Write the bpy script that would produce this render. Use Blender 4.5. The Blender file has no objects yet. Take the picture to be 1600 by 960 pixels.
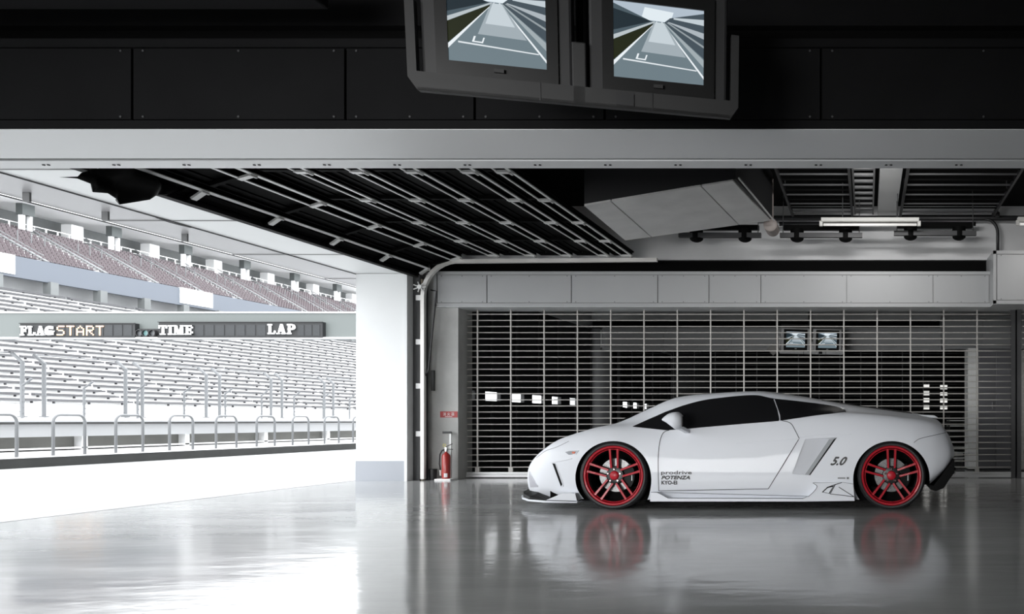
import bpy, bmesh, math, random
from mathutils import Vector, Matrix
from mathutils.bvhtree import BVHTree
from mathutils.geometry import delaunay_2d_cdt

random.seed(7)
SC = bpy.context.scene
COL = SC.collection
PI = math.pi

# ------------------------------------------------------------------ camera, world, light, exposure
F, CU, CV, EYE = 1250.0, 1354.0, 657.0, 0.82       # focal length in pixels, vanishing point, eye height
cam_d = bpy.data.cameras.new('camera')
cam = bpy.data.objects.new('camera', cam_d)
COL.objects.link(cam)
cam.location = (0, 0, EYE)
cam.rotation_euler = (PI / 2, 0, 0)
cam_d.sensor_width = 36
cam_d.lens = 36 * F / 1600
cam_d.shift_x = -(CU - 800) / 1600
cam_d.shift_y = (CV - 480) / 1600
cam_d.clip_end = 600
SC.camera = cam

SC.view_settings.view_transform = 'Standard'
SC.view_settings.look = 'None'
SC.view_settings.exposure = 0.0
SC.view_settings.gamma = 1.0
SC.view_settings.use_curve_mapping = False

w = bpy.data.worlds.new('overcast_sky')
SC.world = w
w.use_nodes = True
bg = w.node_tree.nodes['Background']
bg.inputs[0].default_value = (0.95, 0.975, 1.0, 1)
bg.inputs[1].default_value = 5.2


def area_light(name, loc, target, sx, sy, power, color=(1, 1, 1), spread=PI):
    d = bpy.data.lights.new(name, 'AREA')
    d.shape = 'RECTANGLE'
    d.size, d.size_y = sx, sy
    d.energy = power
    d.color = color
    d.spread = spread
    o = bpy.data.objects.new(name, d)
    COL.objects.link(o)
    o.location = loc
    o.rotation_euler = (Vector(target) - Vector(loc)).to_track_quat('-Z', 'Y').to_euler()
    return o


# unseen fill lamp added behind the lens, kept low and aimed at the car
area_light('fill_light', (-3.4, -2.4, 1.0), (-1.5, 7.6, 0.75), 3.6, 1.3, 56, (1, 1, 1), math.radians(60))

# ------------------------------------------------------------------ materials
MATS = {}


def mat(name, color, rough=0.5, metal=0.0, noise=0.0, nscale=6.0, bump=0.0, bscale=30.0, emit=None, estr=0.0,
        coat=0.0, spec=0.5, nstretch=None):
    if name in MATS:
        return MATS[name]
    m = bpy.data.materials.new(name)
    m.use_nodes = True
    nt = m.node_tree
    b = nt.nodes['Principled BSDF']
    c = tuple(color) + (1,) if len(color) == 3 else color
    b.inputs['Base Color'].default_value = c
    b.inputs['Roughness'].default_value = rough
    b.inputs['Metallic'].default_value = metal
    b.inputs['Specular IOR Level'].default_value = spec
    b.inputs['Coat Weight'].default_value = coat
    b.inputs['Coat Roughness'].default_value = 0.04
    if emit:
        b.inputs['Emission Color'].default_value = tuple(emit) + (1,)
        b.inputs['Emission Strength'].default_value = estr
    if noise or bump:
        tc = nt.nodes.new('ShaderNodeTexCoord')
        mp = nt.nodes.new('ShaderNodeMapping')
        mp.inputs['Scale'].default_value = nstretch or (1, 1, 1)
        nt.links.new(tc.outputs['Object'], mp.inputs[0])
    if noise:
        n = nt.nodes.new('ShaderNodeTexNoise')
        n.inputs['Scale'].default_value = nscale
        n.inputs['Detail'].default_value = 6
        nt.links.new(mp.outputs[0], n.inputs['Vector'])
        mx = nt.nodes.new('ShaderNodeMix')
        mx.data_type = 'RGBA'
        mx.inputs[6].default_value = tuple(max(0, x * (1 - noise)) for x in c[:3]) + (1,)
        mx.inputs[7].default_value = tuple(min(1, x * (1 + noise)) for x in c[:3]) + (1,)
        nt.links.new(n.outputs['Fac'], mx.inputs[0])
        nt.links.new(mx.outputs[2], b.inputs['Base Color'])
    if bump:
        n2 = nt.nodes.new('ShaderNodeTexNoise')
        n2.inputs['Scale'].default_value = bscale
        n2.inputs['Detail'].default_value = 4
        nt.links.new(mp.outputs[0], n2.inputs['Vector'])
        bp = nt.nodes.new('ShaderNodeBump')
        bp.inputs['Strength'].default_value = bump
        bp.inputs['Distance'].default_value = 0.01
        nt.links.new(n2.outputs['Fac'], bp.inputs['Height'])
        nt.links.new(bp.outputs[0], b.inputs['Normal'])
    MATS[name] = m
    return m


def floor_material():
    m = bpy.data.materials.new('polished_floor')
    m.use_nodes = True
    nt = m.node_tree
    b = nt.nodes['Principled BSDF']
    tc = nt.nodes.new('ShaderNodeTexCoord')
    mp = nt.nodes.new('ShaderNodeMapping')
    mp.inputs['Scale'].default_value = (0.35, 1.6, 1)
    nt.links.new(tc.outputs['Object'], mp.inputs[0])
    n = nt.nodes.new('ShaderNodeTexNoise')
    n.inputs['Scale'].default_value = 1.6
    n.inputs['Detail'].default_value = 9
    n.inputs['Roughness'].default_value = 0.65
    nt.links.new(mp.outputs[0], n.inputs['Vector'])
    r = nt.nodes.new('ShaderNodeValToRGB')
    r.color_ramp.elements[0].position = 0.3
    r.color_ramp.elements[0].color = (0.40, 0.405, 0.40, 1)
    r.color_ramp.elements[1].position = 0.72
    r.color_ramp.elements[1].color = (0.52, 0.525, 0.52, 1)
    nt.links.new(n.outputs['Fac'], r.inputs[0])
    nt.links.new(r.outputs[0], b.inputs['Base Color'])
    r2 = nt.nodes.new('ShaderNodeMapRange')
    r2.inputs[3].default_value = 0.04
    r2.inputs[4].default_value = 0.20
    nt.links.new(n.outputs['Fac'], r2.inputs[0])
    nt.links.new(r2.outputs[0], b.inputs['Roughness'])
    mp2 = nt.nodes.new('ShaderNodeMapping')
    mp2.inputs['Scale'].default_value = (1.0, 2.2, 1)
    nt.links.new(tc.outputs['Object'], mp2.inputs[0])
    n2 = nt.nodes.new('ShaderNodeTexNoise')
    n2.inputs['Scale'].default_value = 3.2
    n2.inputs['Detail'].default_value = 3
    nt.links.new(mp2.outputs[0], n2.inputs['Vector'])
    bp = nt.nodes.new('ShaderNodeBump')
    bp.inputs['Strength'].default_value = 0.30
    bp.inputs['Distance'].default_value = 0.006
    nt.links.new(n2.outputs['Fac'], bp.inputs['Height'])
    nt.links.new(bp.outputs[0], b.inputs['Normal'])
    b.inputs['Specular IOR Level'].default_value = 1.0
    MATS['floor'] = m
    return m


M_floor = floor_material()
M_white = mat('white_wall_panel', (0.78, 0.79, 0.79), 0.45, noise=0.03, nscale=3)
M_base = mat('blue_grey_base', (0.40, 0.42, 0.46), 0.5)
M_wall = mat('pale_grey_wall', (0.70, 0.70, 0.70), 0.55, noise=0.12, nscale=2.5)
M_conc = mat('grey_concrete', (0.50, 0.50, 0.485), 0.6, noise=0.25, nscale=3.5, bump=0.2)
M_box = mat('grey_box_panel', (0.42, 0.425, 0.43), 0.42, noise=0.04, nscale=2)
M_nearbox = mat('shaded_box_panel', (0.011, 0.011, 0.0115), 0.85, noise=0.25, nscale=3, spec=0.06)  # near-black colour stands in for the box panels being unlit
M_soffit = mat('satin_steel_soffit', (0.72, 0.73, 0.74), 0.4, metal=0.1)
M_dark = mat('dark_recess', (0.005, 0.005, 0.005), 0.8, spec=0.05)
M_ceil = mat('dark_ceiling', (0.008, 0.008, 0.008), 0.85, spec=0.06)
M_galv = mat('galvanised_steel', (0.66, 0.66, 0.65), 0.38, metal=0.15)
M_blk = mat('black_steel', (0.015, 0.015, 0.016), 0.45)
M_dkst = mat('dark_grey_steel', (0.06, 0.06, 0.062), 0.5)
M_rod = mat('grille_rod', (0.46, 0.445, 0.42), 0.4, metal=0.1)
M_alu = mat('brushed_metal_sheet', (0.74, 0.73, 0.72), 0.38, metal=0.15, noise=0.2, nscale=3, bump=0.05)
M_lampw = mat('lamp_white', (0.75, 0.74, 0.70), 0.4)
M_red = mat('extinguisher_red', (0.42, 0.035, 0.03), 0.3, coat=0.4)
M_redsign = mat('red_sign', (0.45, 0.06, 0.06), 0.5)
M_out = mat('pit_lane_concrete', (0.33, 0.335, 0.335), 0.6, noise=0.75, nscale=1.0, nstretch=(1.6, 0.12, 1))
M_kerb = mat('dark_kerb_stone', (0.0180, 0.0189, 0.0180), 0.8, noise=0.5, nscale=3)
M_stand = mat('stand_concrete', (0.78, 0.78, 0.78), 0.7, noise=0.05, nscale=0.3)
M_dirty = mat('stained_wall', (0.1640, 0.1640, 0.1517), 0.8, noise=0.35, nscale=1.3)
M_bench = mat('grey_bench', (0.0615, 0.0615, 0.0656), 0.6)
M_seat = mat('mauve_seat', (0.0697, 0.0508, 0.0574), 0.5)
M_fascia = mat('blue_grey_fascia', (0.098, 0.112, 0.135), 0.6)
M_gant = mat('grey_green_gantry', (0.1025, 0.1148, 0.1107), 0.6)
M_sign = mat('sign_charcoal', (0.0082, 0.0090, 0.0098), 0.6)
M_led0 = mat('unlit_led_panel', (0.016, 0.018, 0.02), 0.6, noise=0.6, nscale=14)
M_letw = mat('sign_white_letters', (0.95, 0.95, 0.95), 0.5)
M_ledo = mat('orange_led', (0.9, 0.55, 0.3), 0.5, emit=(1.0, 0.62, 0.38), estr=0.9)
M_ledc = mat('cyan_lamp', (0.04, 0.09, 0.09), 0.3, emit=(0.5, 0.9, 0.9), estr=0.3)
M_haze = mat('pale_structure_grey', (0.1394, 0.1476, 0.1476), 0.7, noise=0.3, nscale=0.4)
M_cap = mat('column_cap_grey', (0.0656, 0.0738, 0.0738), 0.7)
M_railw = mat('white_painted_tube', (0.145, 0.15, 0.155), 0.5)
M_chrome = mat('chrome', (0.8, 0.8, 0.8), 0.12, metal=1.0)


# ------------------------------------------------------------------ mesh builder
class MB:
    def __init__(self):
        self.v, self.f, self.m = [], [], []

    def add(self, vs, fs, mi=0):
        n = len(self.v)
        self.v += [tuple(p) for p in vs]
        self.f += [tuple(i + n for i in f) for f in fs]
        self.m += [mi] * len(fs)
        return self

    def box(self, x0, x1, y0, y1, z0, z1, mi=0):
        vs = [(x, y, z) for z in (z0, z1) for y in (y0, y1) for x in (x0, x1)]
        return self.add(vs, [(0, 2, 3, 1), (4, 5, 7, 6), (0, 1, 5, 4), (1, 3, 7, 5), (3, 2, 6, 7), (2, 0, 4, 6)], mi)

    def bar(self, p, q, w, h, up=(0, 0, 1), mi=0):
        p, q = Vector(p), Vector(q)
        d = (q - p).normalized()
        s = d.cross(Vector(up))
        if s.length < 1e-6:
            s = d.cross(Vector((0, 1, 0)))
        s.normalize()
        t = s.cross(d)
        vs = []
        for c in (p, q):
            for a, b in ((-1, -1), (1, -1), (1, 1), (-1, 1)):
                vs.append(c + s * a * w / 2 + t * b * h / 2)
        return self.add(vs, [(3, 2, 1, 0), (4, 5, 6, 7), (0, 1, 5, 4), (1, 2, 6, 5), (2, 3, 7, 6), (3, 0, 4, 7)], mi)

    def tube(self, pts, r, n=8, cap=True, mi=0):
        pts = [Vector(p) for p in pts]
        rs = r if isinstance(r, (list, tuple)) else [r] * len(pts)
        vs, ref = [], None
        for i, p in enumerate(pts):
            a = pts[max(0, i - 1)]
            b = pts[min(len(pts) - 1, i + 1)]
            d = (b - a)
            d = d.normalized() if d.length > 1e-9 else Vector((0, 0, 1))
            if ref is None:
                ref = Vector((0, 0, 1)) if abs(d.z) < 0.9 else Vector((1, 0, 0))
            s = d.cross(ref).normalized()
            t = s.cross(d).normalized()
            ref = t
            for k in range(n):
                an = 2 * PI * k / n
                vs.append(p + (s * math.cos(an) + t * math.sin(an)) * rs[i])
        fs = []
        for i in range(len(pts) - 1):
            for k in range(n):
                k2 = (k + 1) % n
                fs.append((i * n + k, i * n + k2, (i + 1) * n + k2, (i + 1) * n + k))
        if cap:
            fs.append(tuple(reversed(range(n))))
            e = (len(pts) - 1) * n
            fs.append(tuple(e + k for k in range(n)))
        return self.add(vs, fs, mi)

    def lathe(self, prof, c, axis='z', n=32, mi=0, closed=False):
        """prof: list of (radius, height along the axis)"""
        vs = []
        for r, h in prof:
            for k in range(n):
                a = 2 * PI * k / n
                if axis == 'z':
                    vs.append((c[0] + r * math.cos(a), c[1] + r * math.sin(a), c[2] + h))
                elif axis == 'y':
                    vs.append((c[0] + r * math.cos(a), c[1] + h, c[2] + r * math.sin(a)))
                else:
                    vs.append((c[0] + h, c[1] + r * math.cos(a), c[2] + r * math.sin(a)))
        fs = []
        m = len(prof)
        for i in range(m if closed else m - 1):
            j = (i + 1) % m
            for k in range(n):
                k2 = (k + 1) % n
                fs.append((i * n + k, i * n + k2, j * n + k2, j * n + k))
        if not closed:
            fs.append(tuple(reversed(range(n))))
            fs.append(tuple((m - 1) * n + k for k in range(n)))
        return self.add(vs, fs, mi)

    def prism(self, poly, f0, f1, mi=0):
        """poly: list of 2D points, f0/f1 map a point to the two 3D faces"""
        n = len(poly)
        vs = [f0(p) for p in poly] + [f1(p) for p in poly]
        fs = [tuple(reversed(range(n))), tuple(range(n, 2 * n))]
        fs += [(k, (k + 1) % n, n + (k + 1) % n, n + k) for k in range(n)]
        return self.add(vs, fs, mi)

    def build(self, name, mats, parent=None, smooth=False, angle=None, bevel=0):
        me = bpy.data.meshes.new(name)
        me.from_pydata(self.v, [], self.f)
        mats = mats if isinstance(mats, (list, tuple)) else [mats]
        for m in mats:
            me.materials.append(m)
        if len(mats) > 1:
            me.polygons.foreach_set('material_index', self.m)
        bm = bmesh.new()
        bm.from_mesh(me)
        bmesh.ops.recalc_face_normals(bm, faces=bm.faces[:])
        if angle is not None:
            for f in bm.faces:
                f.smooth = True
            for e in bm.edges:
                if len(e.link_faces) == 2 and e.calc_face_angle(0) > math.radians(angle):
                    e.smooth = False
        bm.to_mesh(me)
        bm.free()
        if smooth:
            me.polygons.foreach_set('use_smooth', [True] * len(me.polygons))
        o = bpy.data.objects.new(name, me)
        COL.objects.link(o)
        if parent:
            o.parent = parent
        if bevel:
            md = o.modifiers.new('bevel', 'BEVEL')
            md.width = bevel
            md.segments = 2
            md.limit_method = 'ANGLE'
        return o


def tag(o, label=None, cat=None, group=None, kind=None):
    if label:
        o['label'] = label
    if cat:
        o['category'] = cat
    if group:
        o['group'] = group
    if kind:
        o['kind'] = kind
    return o


def empty(name, loc=(0, 0, 0), label=None, cat=None, group=None, rot=(0, 0, 0)):
    o = bpy.data.objects.new(name, None)
    o.empty_display_size = 0.1
    COL.objects.link(o)
    o.location = loc
    o.rotation_euler = rot
    return tag(o, label, cat, group)


def copy_tree(o, parent=None):
    c = o.copy()
    COL.objects.link(c)
    c.parent = parent
    for ch in list(o.children):
        copy_tree(ch, c)
    return c


def struct(name, mb, m, label=None, **k):
    o = mb.build(name, m, **k)
    tag(o, label, 'structure' if False else None, kind='structure')
    return o


def W(u, v, y):
    """pixel and depth -> world point"""
    return Vector(((u - CU) * y / F, y, EYE - (v - CV) * y / F))


def px(u, y):
    return (u - CU) * y / F


def pz(v, y):
    return EYE - (v - CV) * y / F


def text_mesh(s, font=None):
    c = bpy.data.curves.new('t', 'FONT')
    c.body = s
    c.resolution_u = 3
    o = bpy.data.objects.new('t', c)
    COL.objects.link(o)
    dg = bpy.context.evaluated_depsgraph_get()
    dg.update()
    me = bpy.data.meshes.new_from_object(o.evaluated_get(dg))
    vs = [tuple(v.co) for v in me.vertices]
    fs = [tuple(p.vertices) for p in me.polygons]
    bpy.data.objects.remove(o)
    bpy.data.curves.remove(c)
    bpy.data.meshes.remove(me)
    return vs, fs


def text_fit(mb, s, x0, x1, z0, z1, fy, slant=0.0, mi=0, bold=0.0):
    """lay text in the XZ plane, stretched into a box; fy(x,z) gives the depth"""
    vs, fs = text_mesh(s)
    ax, bx = min(v[0] for v in vs), max(v[0] for v in vs)
    az, bz = min(v[1] for v in vs), max(v[1] for v in vs)
    out = []
    for v in vs:
        z = z0 + (v[1] - az) / (bz - az) * (z1 - z0)
        x = x0 + (v[0] - ax) / (bx - ax) * (x1 - x0) + slant * (z - z0)
        out.append((x, fy(x, z), z))
    mb.add(out, fs, mi)


# ------------------------------------------------------------------ the pit building
DX = -6.05          # plane of the sectional doors
Y1, Y2 = 4.30, 11.02   # front faces of the two shutter boxes
struct('floor', MB().box(-6.93, 6.2, -4, 26, -0.2, 0), M_floor, 'polished grey garage floor')
struct('floor', MB().box(-16.5, -6.93, -30, 260, -0.2, -0.004), M_out, 'white concrete pit lane outside the garage')
struct('trim', MB().box(-6.945, -6.925, -4, 26, -0.003, 0.001), mat('floor_joint', (0.06, 0.06, 0.06), 0.8), 'joint between the garage floor and the pit lane')
g = MB()
g.box(-74, -16.5, -30, 260, -0.3, -0.05)
struct('floor', g, mat('track_asphalt', (0.3, 0.31, 0.32), 0.8), 'race track behind the pit wall')
struct('ceiling', MB().box(-6.9, 6.2, -4, 26, 3.85, 4.2), M_ceil, 'dark garage ceiling')
struct('wall_right', MB().box(6.0, 6.2, -4, 26, 0, 3.85), M_conc, 'paddock side wall')
struct('wall_rear', MB().box(-6.9, 6.2, -4.2, -4, 0, 3.85), M_conc, 'wall behind the camera')
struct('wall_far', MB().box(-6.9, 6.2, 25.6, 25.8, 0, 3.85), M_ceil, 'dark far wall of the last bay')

# pit side wall: solid lintel over the doors and the white pillars between them
wl = MB()
wl.box(-6.88, -6.22, -4, 26, 2.80, 4.2)
struct('wall_left', wl, M_white, 'white lintel over the garage doors')
for k, y in enumerate((-3.2, 3.9, 10.78, 17.6)):
    p = MB()
    p.box(-6.88, -6.22, y, y + 0.75, 0.27, 2.795)
    p.box(-6.22, -6.18, y - 0.02, y + 0.75, 0.0, 2.79)
    struct('wall_left', p, M_white, 'white pillar at the garage door')
    struct('baseboard_left', MB().box(-6.885, -6.22, y - 0.006, y + 0.75, 0, 0.27), M_base, 'blue grey foot of the white pillar')
cn = MB()
cn.box(-7.56, -6.88, -6, 26, 2.80, 3.4)
ca = struct('ceiling', cn, mat('pale_canopy_panel', (0.3444, 0.3362, 0.3444), 0.35, noise=0.04, nscale=0.7), 'pale soffit of the canopy over the pit lane')
for k in range(-3, 9):
    y = 6.30 + 1.62 * k
    struct('trim', MB().box(-7.56, -6.2, y - 0.006, y + 0.006, 2.792, 2.80), mat('joint_grey', (0.3, 0.3, 0.3), 0.6), 'joint line across the soffit')
for x in (-6.885, -7.565):
    struct('trim', MB().tube([(x, -6, 2.79), (x, 26, 2.79)], 0.007, 6), M_dkst, 'dark cable line along the canopy')
lp = MB()
ring = [(-6.885 - 0.03 * math.sin(PI * t / 12), 7.75 + 0.4 * t / 12, 2.785) for t in range(13)]
lp.tube(ring, 0.005, 5)
struct('trim', lp, M_dkst, 'small loop of cable under the canopy')
for i, (u, y) in enumerate(((42, 6.95), (165, 7.6), (289, 8.5))):
    x = px(u, y)
    o = MB().box(x - 0.03, x + 0.03, y - 0.01, y + 0.01, 2.72, 2.80).build('hanging_bracket', mat('bracket_grey', (0.2, 0.2, 0.2), 0.6))
    tag(o, ['grey bracket under the canopy, first from the picture edge', 'grey bracket under the canopy beside the black sheet',
            'grey bracket under the canopy right of the black sheet'][i], 'bracket', 'brackets under the pit lane canopy')


def divider(yf, near=False, far=False):
    """the wall, dark gap and shutter box between two bays; yf = front face of the box"""
    nm = 'wall_front' if near else 'wall_back'
    m = M_nearbox if near else (M_dkst if far else M_wall)  # near upper wall takes the shade-darkened panel colour too
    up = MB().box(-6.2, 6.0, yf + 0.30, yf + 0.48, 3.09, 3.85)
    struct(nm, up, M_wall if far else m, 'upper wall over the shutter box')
    struct(nm, MB().box(-6.2, 6.0, yf + 0.36, yf + 0.48, 2.87, 3.09), M_dark if not near else M_dark, 'dark gap over the shutter box')
    struct(nm, MB().box(-6.2, -5.67, yf + 0.09, yf + 0.48, 0, 2.386 if near else 2.87), M_dkst if far else M_conc, 'short concrete wall beside the shutter')  # far concrete darkened: the dim bay is put into its colour


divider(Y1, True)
divider(Y2)
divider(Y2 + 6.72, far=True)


def shutter_box(yf, x0, x1, z0, z1, depth, seams, fm, sm, label, slot=True):
    r = empty('shutter_box', ((x0 + x1) / 2, yf, z0), label, 'shutter box', 'shutter boxes over the bay dividers')
    ox, oy, oz = r.location
    b = MB()
    b.box(x0 - ox, x1 - ox, 0.024, depth, 0.006, z1 - z0)
    b.box(x0 - ox, x1 - ox, -0.006, 0.02, 0, 0.045)
    b.box(x0 - ox, x1 - ox, -0.006, 0.02, z1 - z0 - 0.045, z1 - z0)
    b.box(x0 - ox, x0 - ox + 0.04, -0.006, 0.02, 0, z1 - z0)
    b.build('frame', fm, r)
    MB().box(x0 - ox, x1 - ox, 0.0, depth, -0.004, 0.006).build('underside', sm, r)
    ss = [x0 + 0.045] + list(seams) + [x1 - 0.02]
    for a, c in zip(ss[:-1], ss[1:]):
        p = MB().box(a - ox + 0.007, c - ox - 0.007, -0.002, 0.024, 0.052, z1 - z0 - 0.052)
        o = p.build('panel', fm, r)
        s = MB()
        for xx in (a + 0.06, (a + c) / 2, c - 0.06):
            for zz in (0.065, z1 - z0 - 0.065):
                s.lathe([(0.006, -0.006), (0.006, 0.0)], (xx - ox, 0, zz), 'y', 8)
        s.build('screw', M_dkst, o)
    return r


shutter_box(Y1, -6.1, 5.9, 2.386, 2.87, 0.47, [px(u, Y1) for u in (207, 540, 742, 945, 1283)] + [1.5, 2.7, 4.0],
            M_nearbox, M_soffit, 'shutter box with shade-darkened panels overhead above the bright steel underside, nearest the camera')
shutter_box(Y2, px(678, Y2), px(1548, Y2), 2.386, 2.87, 0.48, [px(u, Y2) for u in (761, 893, 1028, 1108, 1189, 1323, 1458)],
            M_box, M_soffit, 'pale grey panelled shutter box running above the rod grille behind the car')
shutter_box(Y2 - 0.27, px(1552, Y2 - 0.27), 5.9, 2.386, 3.10, 0.75, [], M_box, M_soffit,
            'taller grey box at the picture edge, standing proud of the long shutter box')
shutter_box(Y2 + 6.72, -5.9, px(1472, 17.7), 2.386, 2.87, 0.48, [-4.5, -3, -1.5, 0.6], M_box, M_soffit,
            'long grey shutter box seen through the grille in the next bay')
shutter_box(Y2 + 6.5, px(1472, 17.5), 5.9, 2.386, 3.10, 0.7, [px(1535, 17.5)], M_box, M_soffit,
            'taller grey box seen through the grille above the lockers')
# slim steel beam behind the slot of the near shutter
bs = MB().box(-6.1, 5.9, 4.83, 4.97, 2.386, 2.9)
struct('trim_1', bs, M_soffit, 'steel strip behind the shutter slot')
bo = MB()
x = -5.9
while x < 5.9:
    bo.lathe([(0.008, -0.005), (0.008, 0.0)], (x, 4.90, 2.386), 'z', 8)
    bo.lathe([(0.008, -0.005), (0.008, 0.0)], (x + 0.03, 4.90, 2.386), 'z', 8)
    x += 0.43
struct('trim_2', bo, M_blk, 'screw heads in the steel strip')


def grille(yf, x0, x1, label, links, zt=2.386, m=None):
    m = m or M_rod
    r = empty('rod_grille_shutter', ((x0 + x1) / 2, yf, 0), label, 'shutter', 'rod grille shutters')
    ox = r.location.x
    z = 0.155
    k = 0
    while z < zt:
        b = MB()
        pts = [(x0 - ox + (x1 - x0) * t / 24, 0, z - 0.004 * math.exp(-z * 2) * math.sin(t * 0.9 + k)) for t in range(25)]
        b.tube(pts, 0.0088, 6)
        b.build('rod', m, r, smooth=True)
        z += 0.0868
        k += 1
    for lx in links:
        b = MB().box(lx - ox - 0.009, lx - ox + 0.009, -0.012, 0.012, 0.1, zt)
        b.box(lx - ox - 0.03, lx - ox + 0.03, -0.018, 0.018, 0.075, 0.15)
        b.build('link', m, r)
    b = MB().box(x0 - ox, x1 - ox, -0.03, 0.03, 0.01, 0.05)
    b.box(x0 - ox, x1 - ox, -0.022, 0.022, 0.05, 0.085)
    b.build('bottom_bar', mat('bottom_bar_grey', (0.6, 0.6, 0.6), 0.4, metal=0.4), r, bevel=0.004)
    for s, xx in ((-1, x0), (1, x1)):
        b = MB().box(xx - ox - 0.035, xx - ox + 0.035, -0.04, -0.03, 0, zt)
        b.box(xx - ox - 0.035, xx - ox + 0.035, 0.03, 0.04, 0, zt)
        b.box(xx - ox + s * 0.025, xx - ox + s * 0.035, -0.04, 0.04, 0, zt)
        b.build('guide_rail', M_dkst, r)
    return r


YG = 11.36
gx0, gx1 = px(720, YG), px(1583, YG)
grille(YG, gx0, gx1, 'rod grille shutter lowered behind the white car', [px(746.5 + 52.0 * k, YG) for k in range(16)])
grille(YG - 0.02, gx1 + 0.07, 5.2, 'rod grille shutter at the picture edge, beyond the guide post', [gx1 + 0.4 + 0.47 * k for k in range(6)])
grille(YG + 6.72, -5.6, 2.25, 'rod grille shutter one bay further back, seen through the first', [-5.3 + 0.47 * k for k in range(16)], m=M_dkst)  # dark colour makes this further grille look unlit


# ------------------------------------------------------------------ sectional doors
BY = [10.87 - 0.925 * k for k in range(7)]
dr = empty('sectional_door', (DX, 8.0, 2.7), 'open black sectional door folded up overhead along its tracks', 'garage door')


def L(p):
    return (p[0] - DX, p[1] - 8.0, p[2] - 2.7)


M_skin = mat('black_door_skin', (0.002, 0.002, 0.002), 0.7, spec=0.05)


def panel(xa, za, xb, zb, first=False, last=False):
    d = Vector((xb - xa, 0, zb - za))
    ln = d.length
    d.normalize()
    n = Vector((-d.z, 0, d.x))       # up
    A = Vector((xa, 0, za))

    def P(s, h, y):
        q = A + d * s + n * h
        return L((q.x, y, q.z))
    y0, y1 = 5.0, 10.84
    sheet = MB()
    for i in range(5):                                  # ribbed outer skin
        s0, s1 = ln * i / 5 + 0.004, ln * (i + 1) / 5 - 0.004
        h = 0.055 if i % 2 else 0.045
        sheet.add([P(s0, h, y0), P(s1, h, y0), P(s1, h + .02, y0), P(s0, h + .02, y0),
                   P(s0, h, y1), P(s1, h, y1), P(s1, h + .02, y1), P(s0, h + .02, y1)],
                  [(0, 1, 2, 3), (7, 6, 5, 4), (0, 4, 5, 1), (1, 5, 6, 2), (2, 6, 7, 3), (3, 7, 4, 0)])
    po = sheet.build('panel', M_skin, dr)

    def rail(s, wd, h0, h1, m):
        b = MB()
        b.add([P(s, h0, y0), P(s + wd, h0, y0), P(s + wd, h1, y0), P(s, h1, y0),
               P(s, h0, y1), P(s + wd, h0, y1), P(s + wd, h1, y1), P(s, h1, y1)],
              [(0, 1, 2, 3), (7, 6, 5, 4), (0, 4, 5, 1), (1, 5, 6, 2), (2, 6, 7, 3), (3, 7, 4, 0)])
        b.build('rail', m, po)
    if first:
        rail(0.0, 0.03, -0.01, 0.06, M_blk)
        pass
    rail(0.012, 0.012, 0.02, 0.05, M_skin)
    rail(ln - 0.045, 0.028, -0.003, 0.009, M_galv)
    rail(ln - 0.042, 0.02, 0.009, 0.05, M_skin)
    if not first:
        rail(ln - 0.17, 0.020, 0.0, 0.010, M_galv)
        rail(ln - 0.167, 0.014, 0.010, 0.05, M_skin)
    for y in BY:
        yy = min(y, 10.82)
        b = MB()
        b.add([P(0.03, 0.01, yy - .025), P(ln - 0.03, 0.01, yy - .025), P(ln - .03, .045, yy - .025), P(.03, .045, yy - .025),
               P(0.03, 0.01, yy + .025), P(ln - 0.03, 0.01, yy + .025), P(ln - .03, .045, yy + .025), P(.03, .045, yy + .025)],
              [(0, 1, 2, 3), (7, 6, 5, 4), (0, 4, 5, 1), (1, 5, 6, 2), (2, 6, 7, 3), (3, 7, 4, 0)])
        b.build('stile', M_skin, po)
        b = MB()
        s0, s1 = (ln - 0.16, ln - .02) if first else (ln - 0.17, ln - 0.02)
        b.add([P(s0, -0.008, yy - .03), P(s1, -0.008, yy - .03), P(s1, .012, yy - .03), P(s0, .012, yy - .03),
               P(s0, -0.008, yy + .03), P(s1, -0.008, yy + .03), P(s1, .012, yy + .03), P(s0, .012, yy + .03)],
              [(0, 1, 2, 3), (7, 6, 5, 4), (0, 4, 5, 1), (1, 5, 6, 2), (2, 6, 7, 3), (3, 7, 4, 0)])
        b.tube([P(s1 - .02, -0.01, yy - .04), P(s1 - .02, -0.01, yy + .04)], 0.012, 6)
        b.build('hinge', M_galv, po)


panel(-6.10, 2.755, -5.90, 2.89, first=True)
panel(-5.895, 2.895, -5.46, 3.03)
for xa, xb in ((-5.45, -4.95), (-4.94, -4.45), (-4.44, -3.96), (-3.95, -3.46), (-3.45, -3.15)):
    panel(xa, 3.045, xb, 3.045)
tr = MB()
for yy in (10.88,):
    pts = [(DX + 0.02, yy, 0.02), (DX + 0.02, yy, 2.5)]
    for t in range(1, 10):
        a = PI / 2 * t / 9
        pts.append((DX + 0.02 + 0.42 * (1 - math.cos(a)), yy, 2.5 + 0.42 * math.sin(a) + 0.06 * t / 9))
    pts.append((px(1027, 10.88), yy, 3.0))
    for a, b in zip(pts[:-1], pts[1:]):
        tr.bar(L(a), L(b), 0.05, 0.055, up=(0, 1, 0))
tr.build('track', mat('pale_track_steel', (0.72, 0.70, 0.67), 0.4, metal=0.3), dr)
tb = MB()
for z in (2.45, 1.85, 1.25, 0.6):
    tb.box(DX - 0.07 - DX, -0.0, 10.86 - 8, 10.93 - 8, z - 2.7, z - 2.7 + 0.07)
tb.build('track_bracket', M_galv, dr)
st = MB()
st.tube([L((DX + 0.10, 10.93, 2.6)), L((DX + 0.19, 10.9, 2.58)), L((DX + 0.08, 10.9, 1.5)), L((DX + 0.02, 10.9, 1.4))], 0.012, 6)
st.build('pull_strap', M_blk, dr)
hw = MB()
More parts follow.
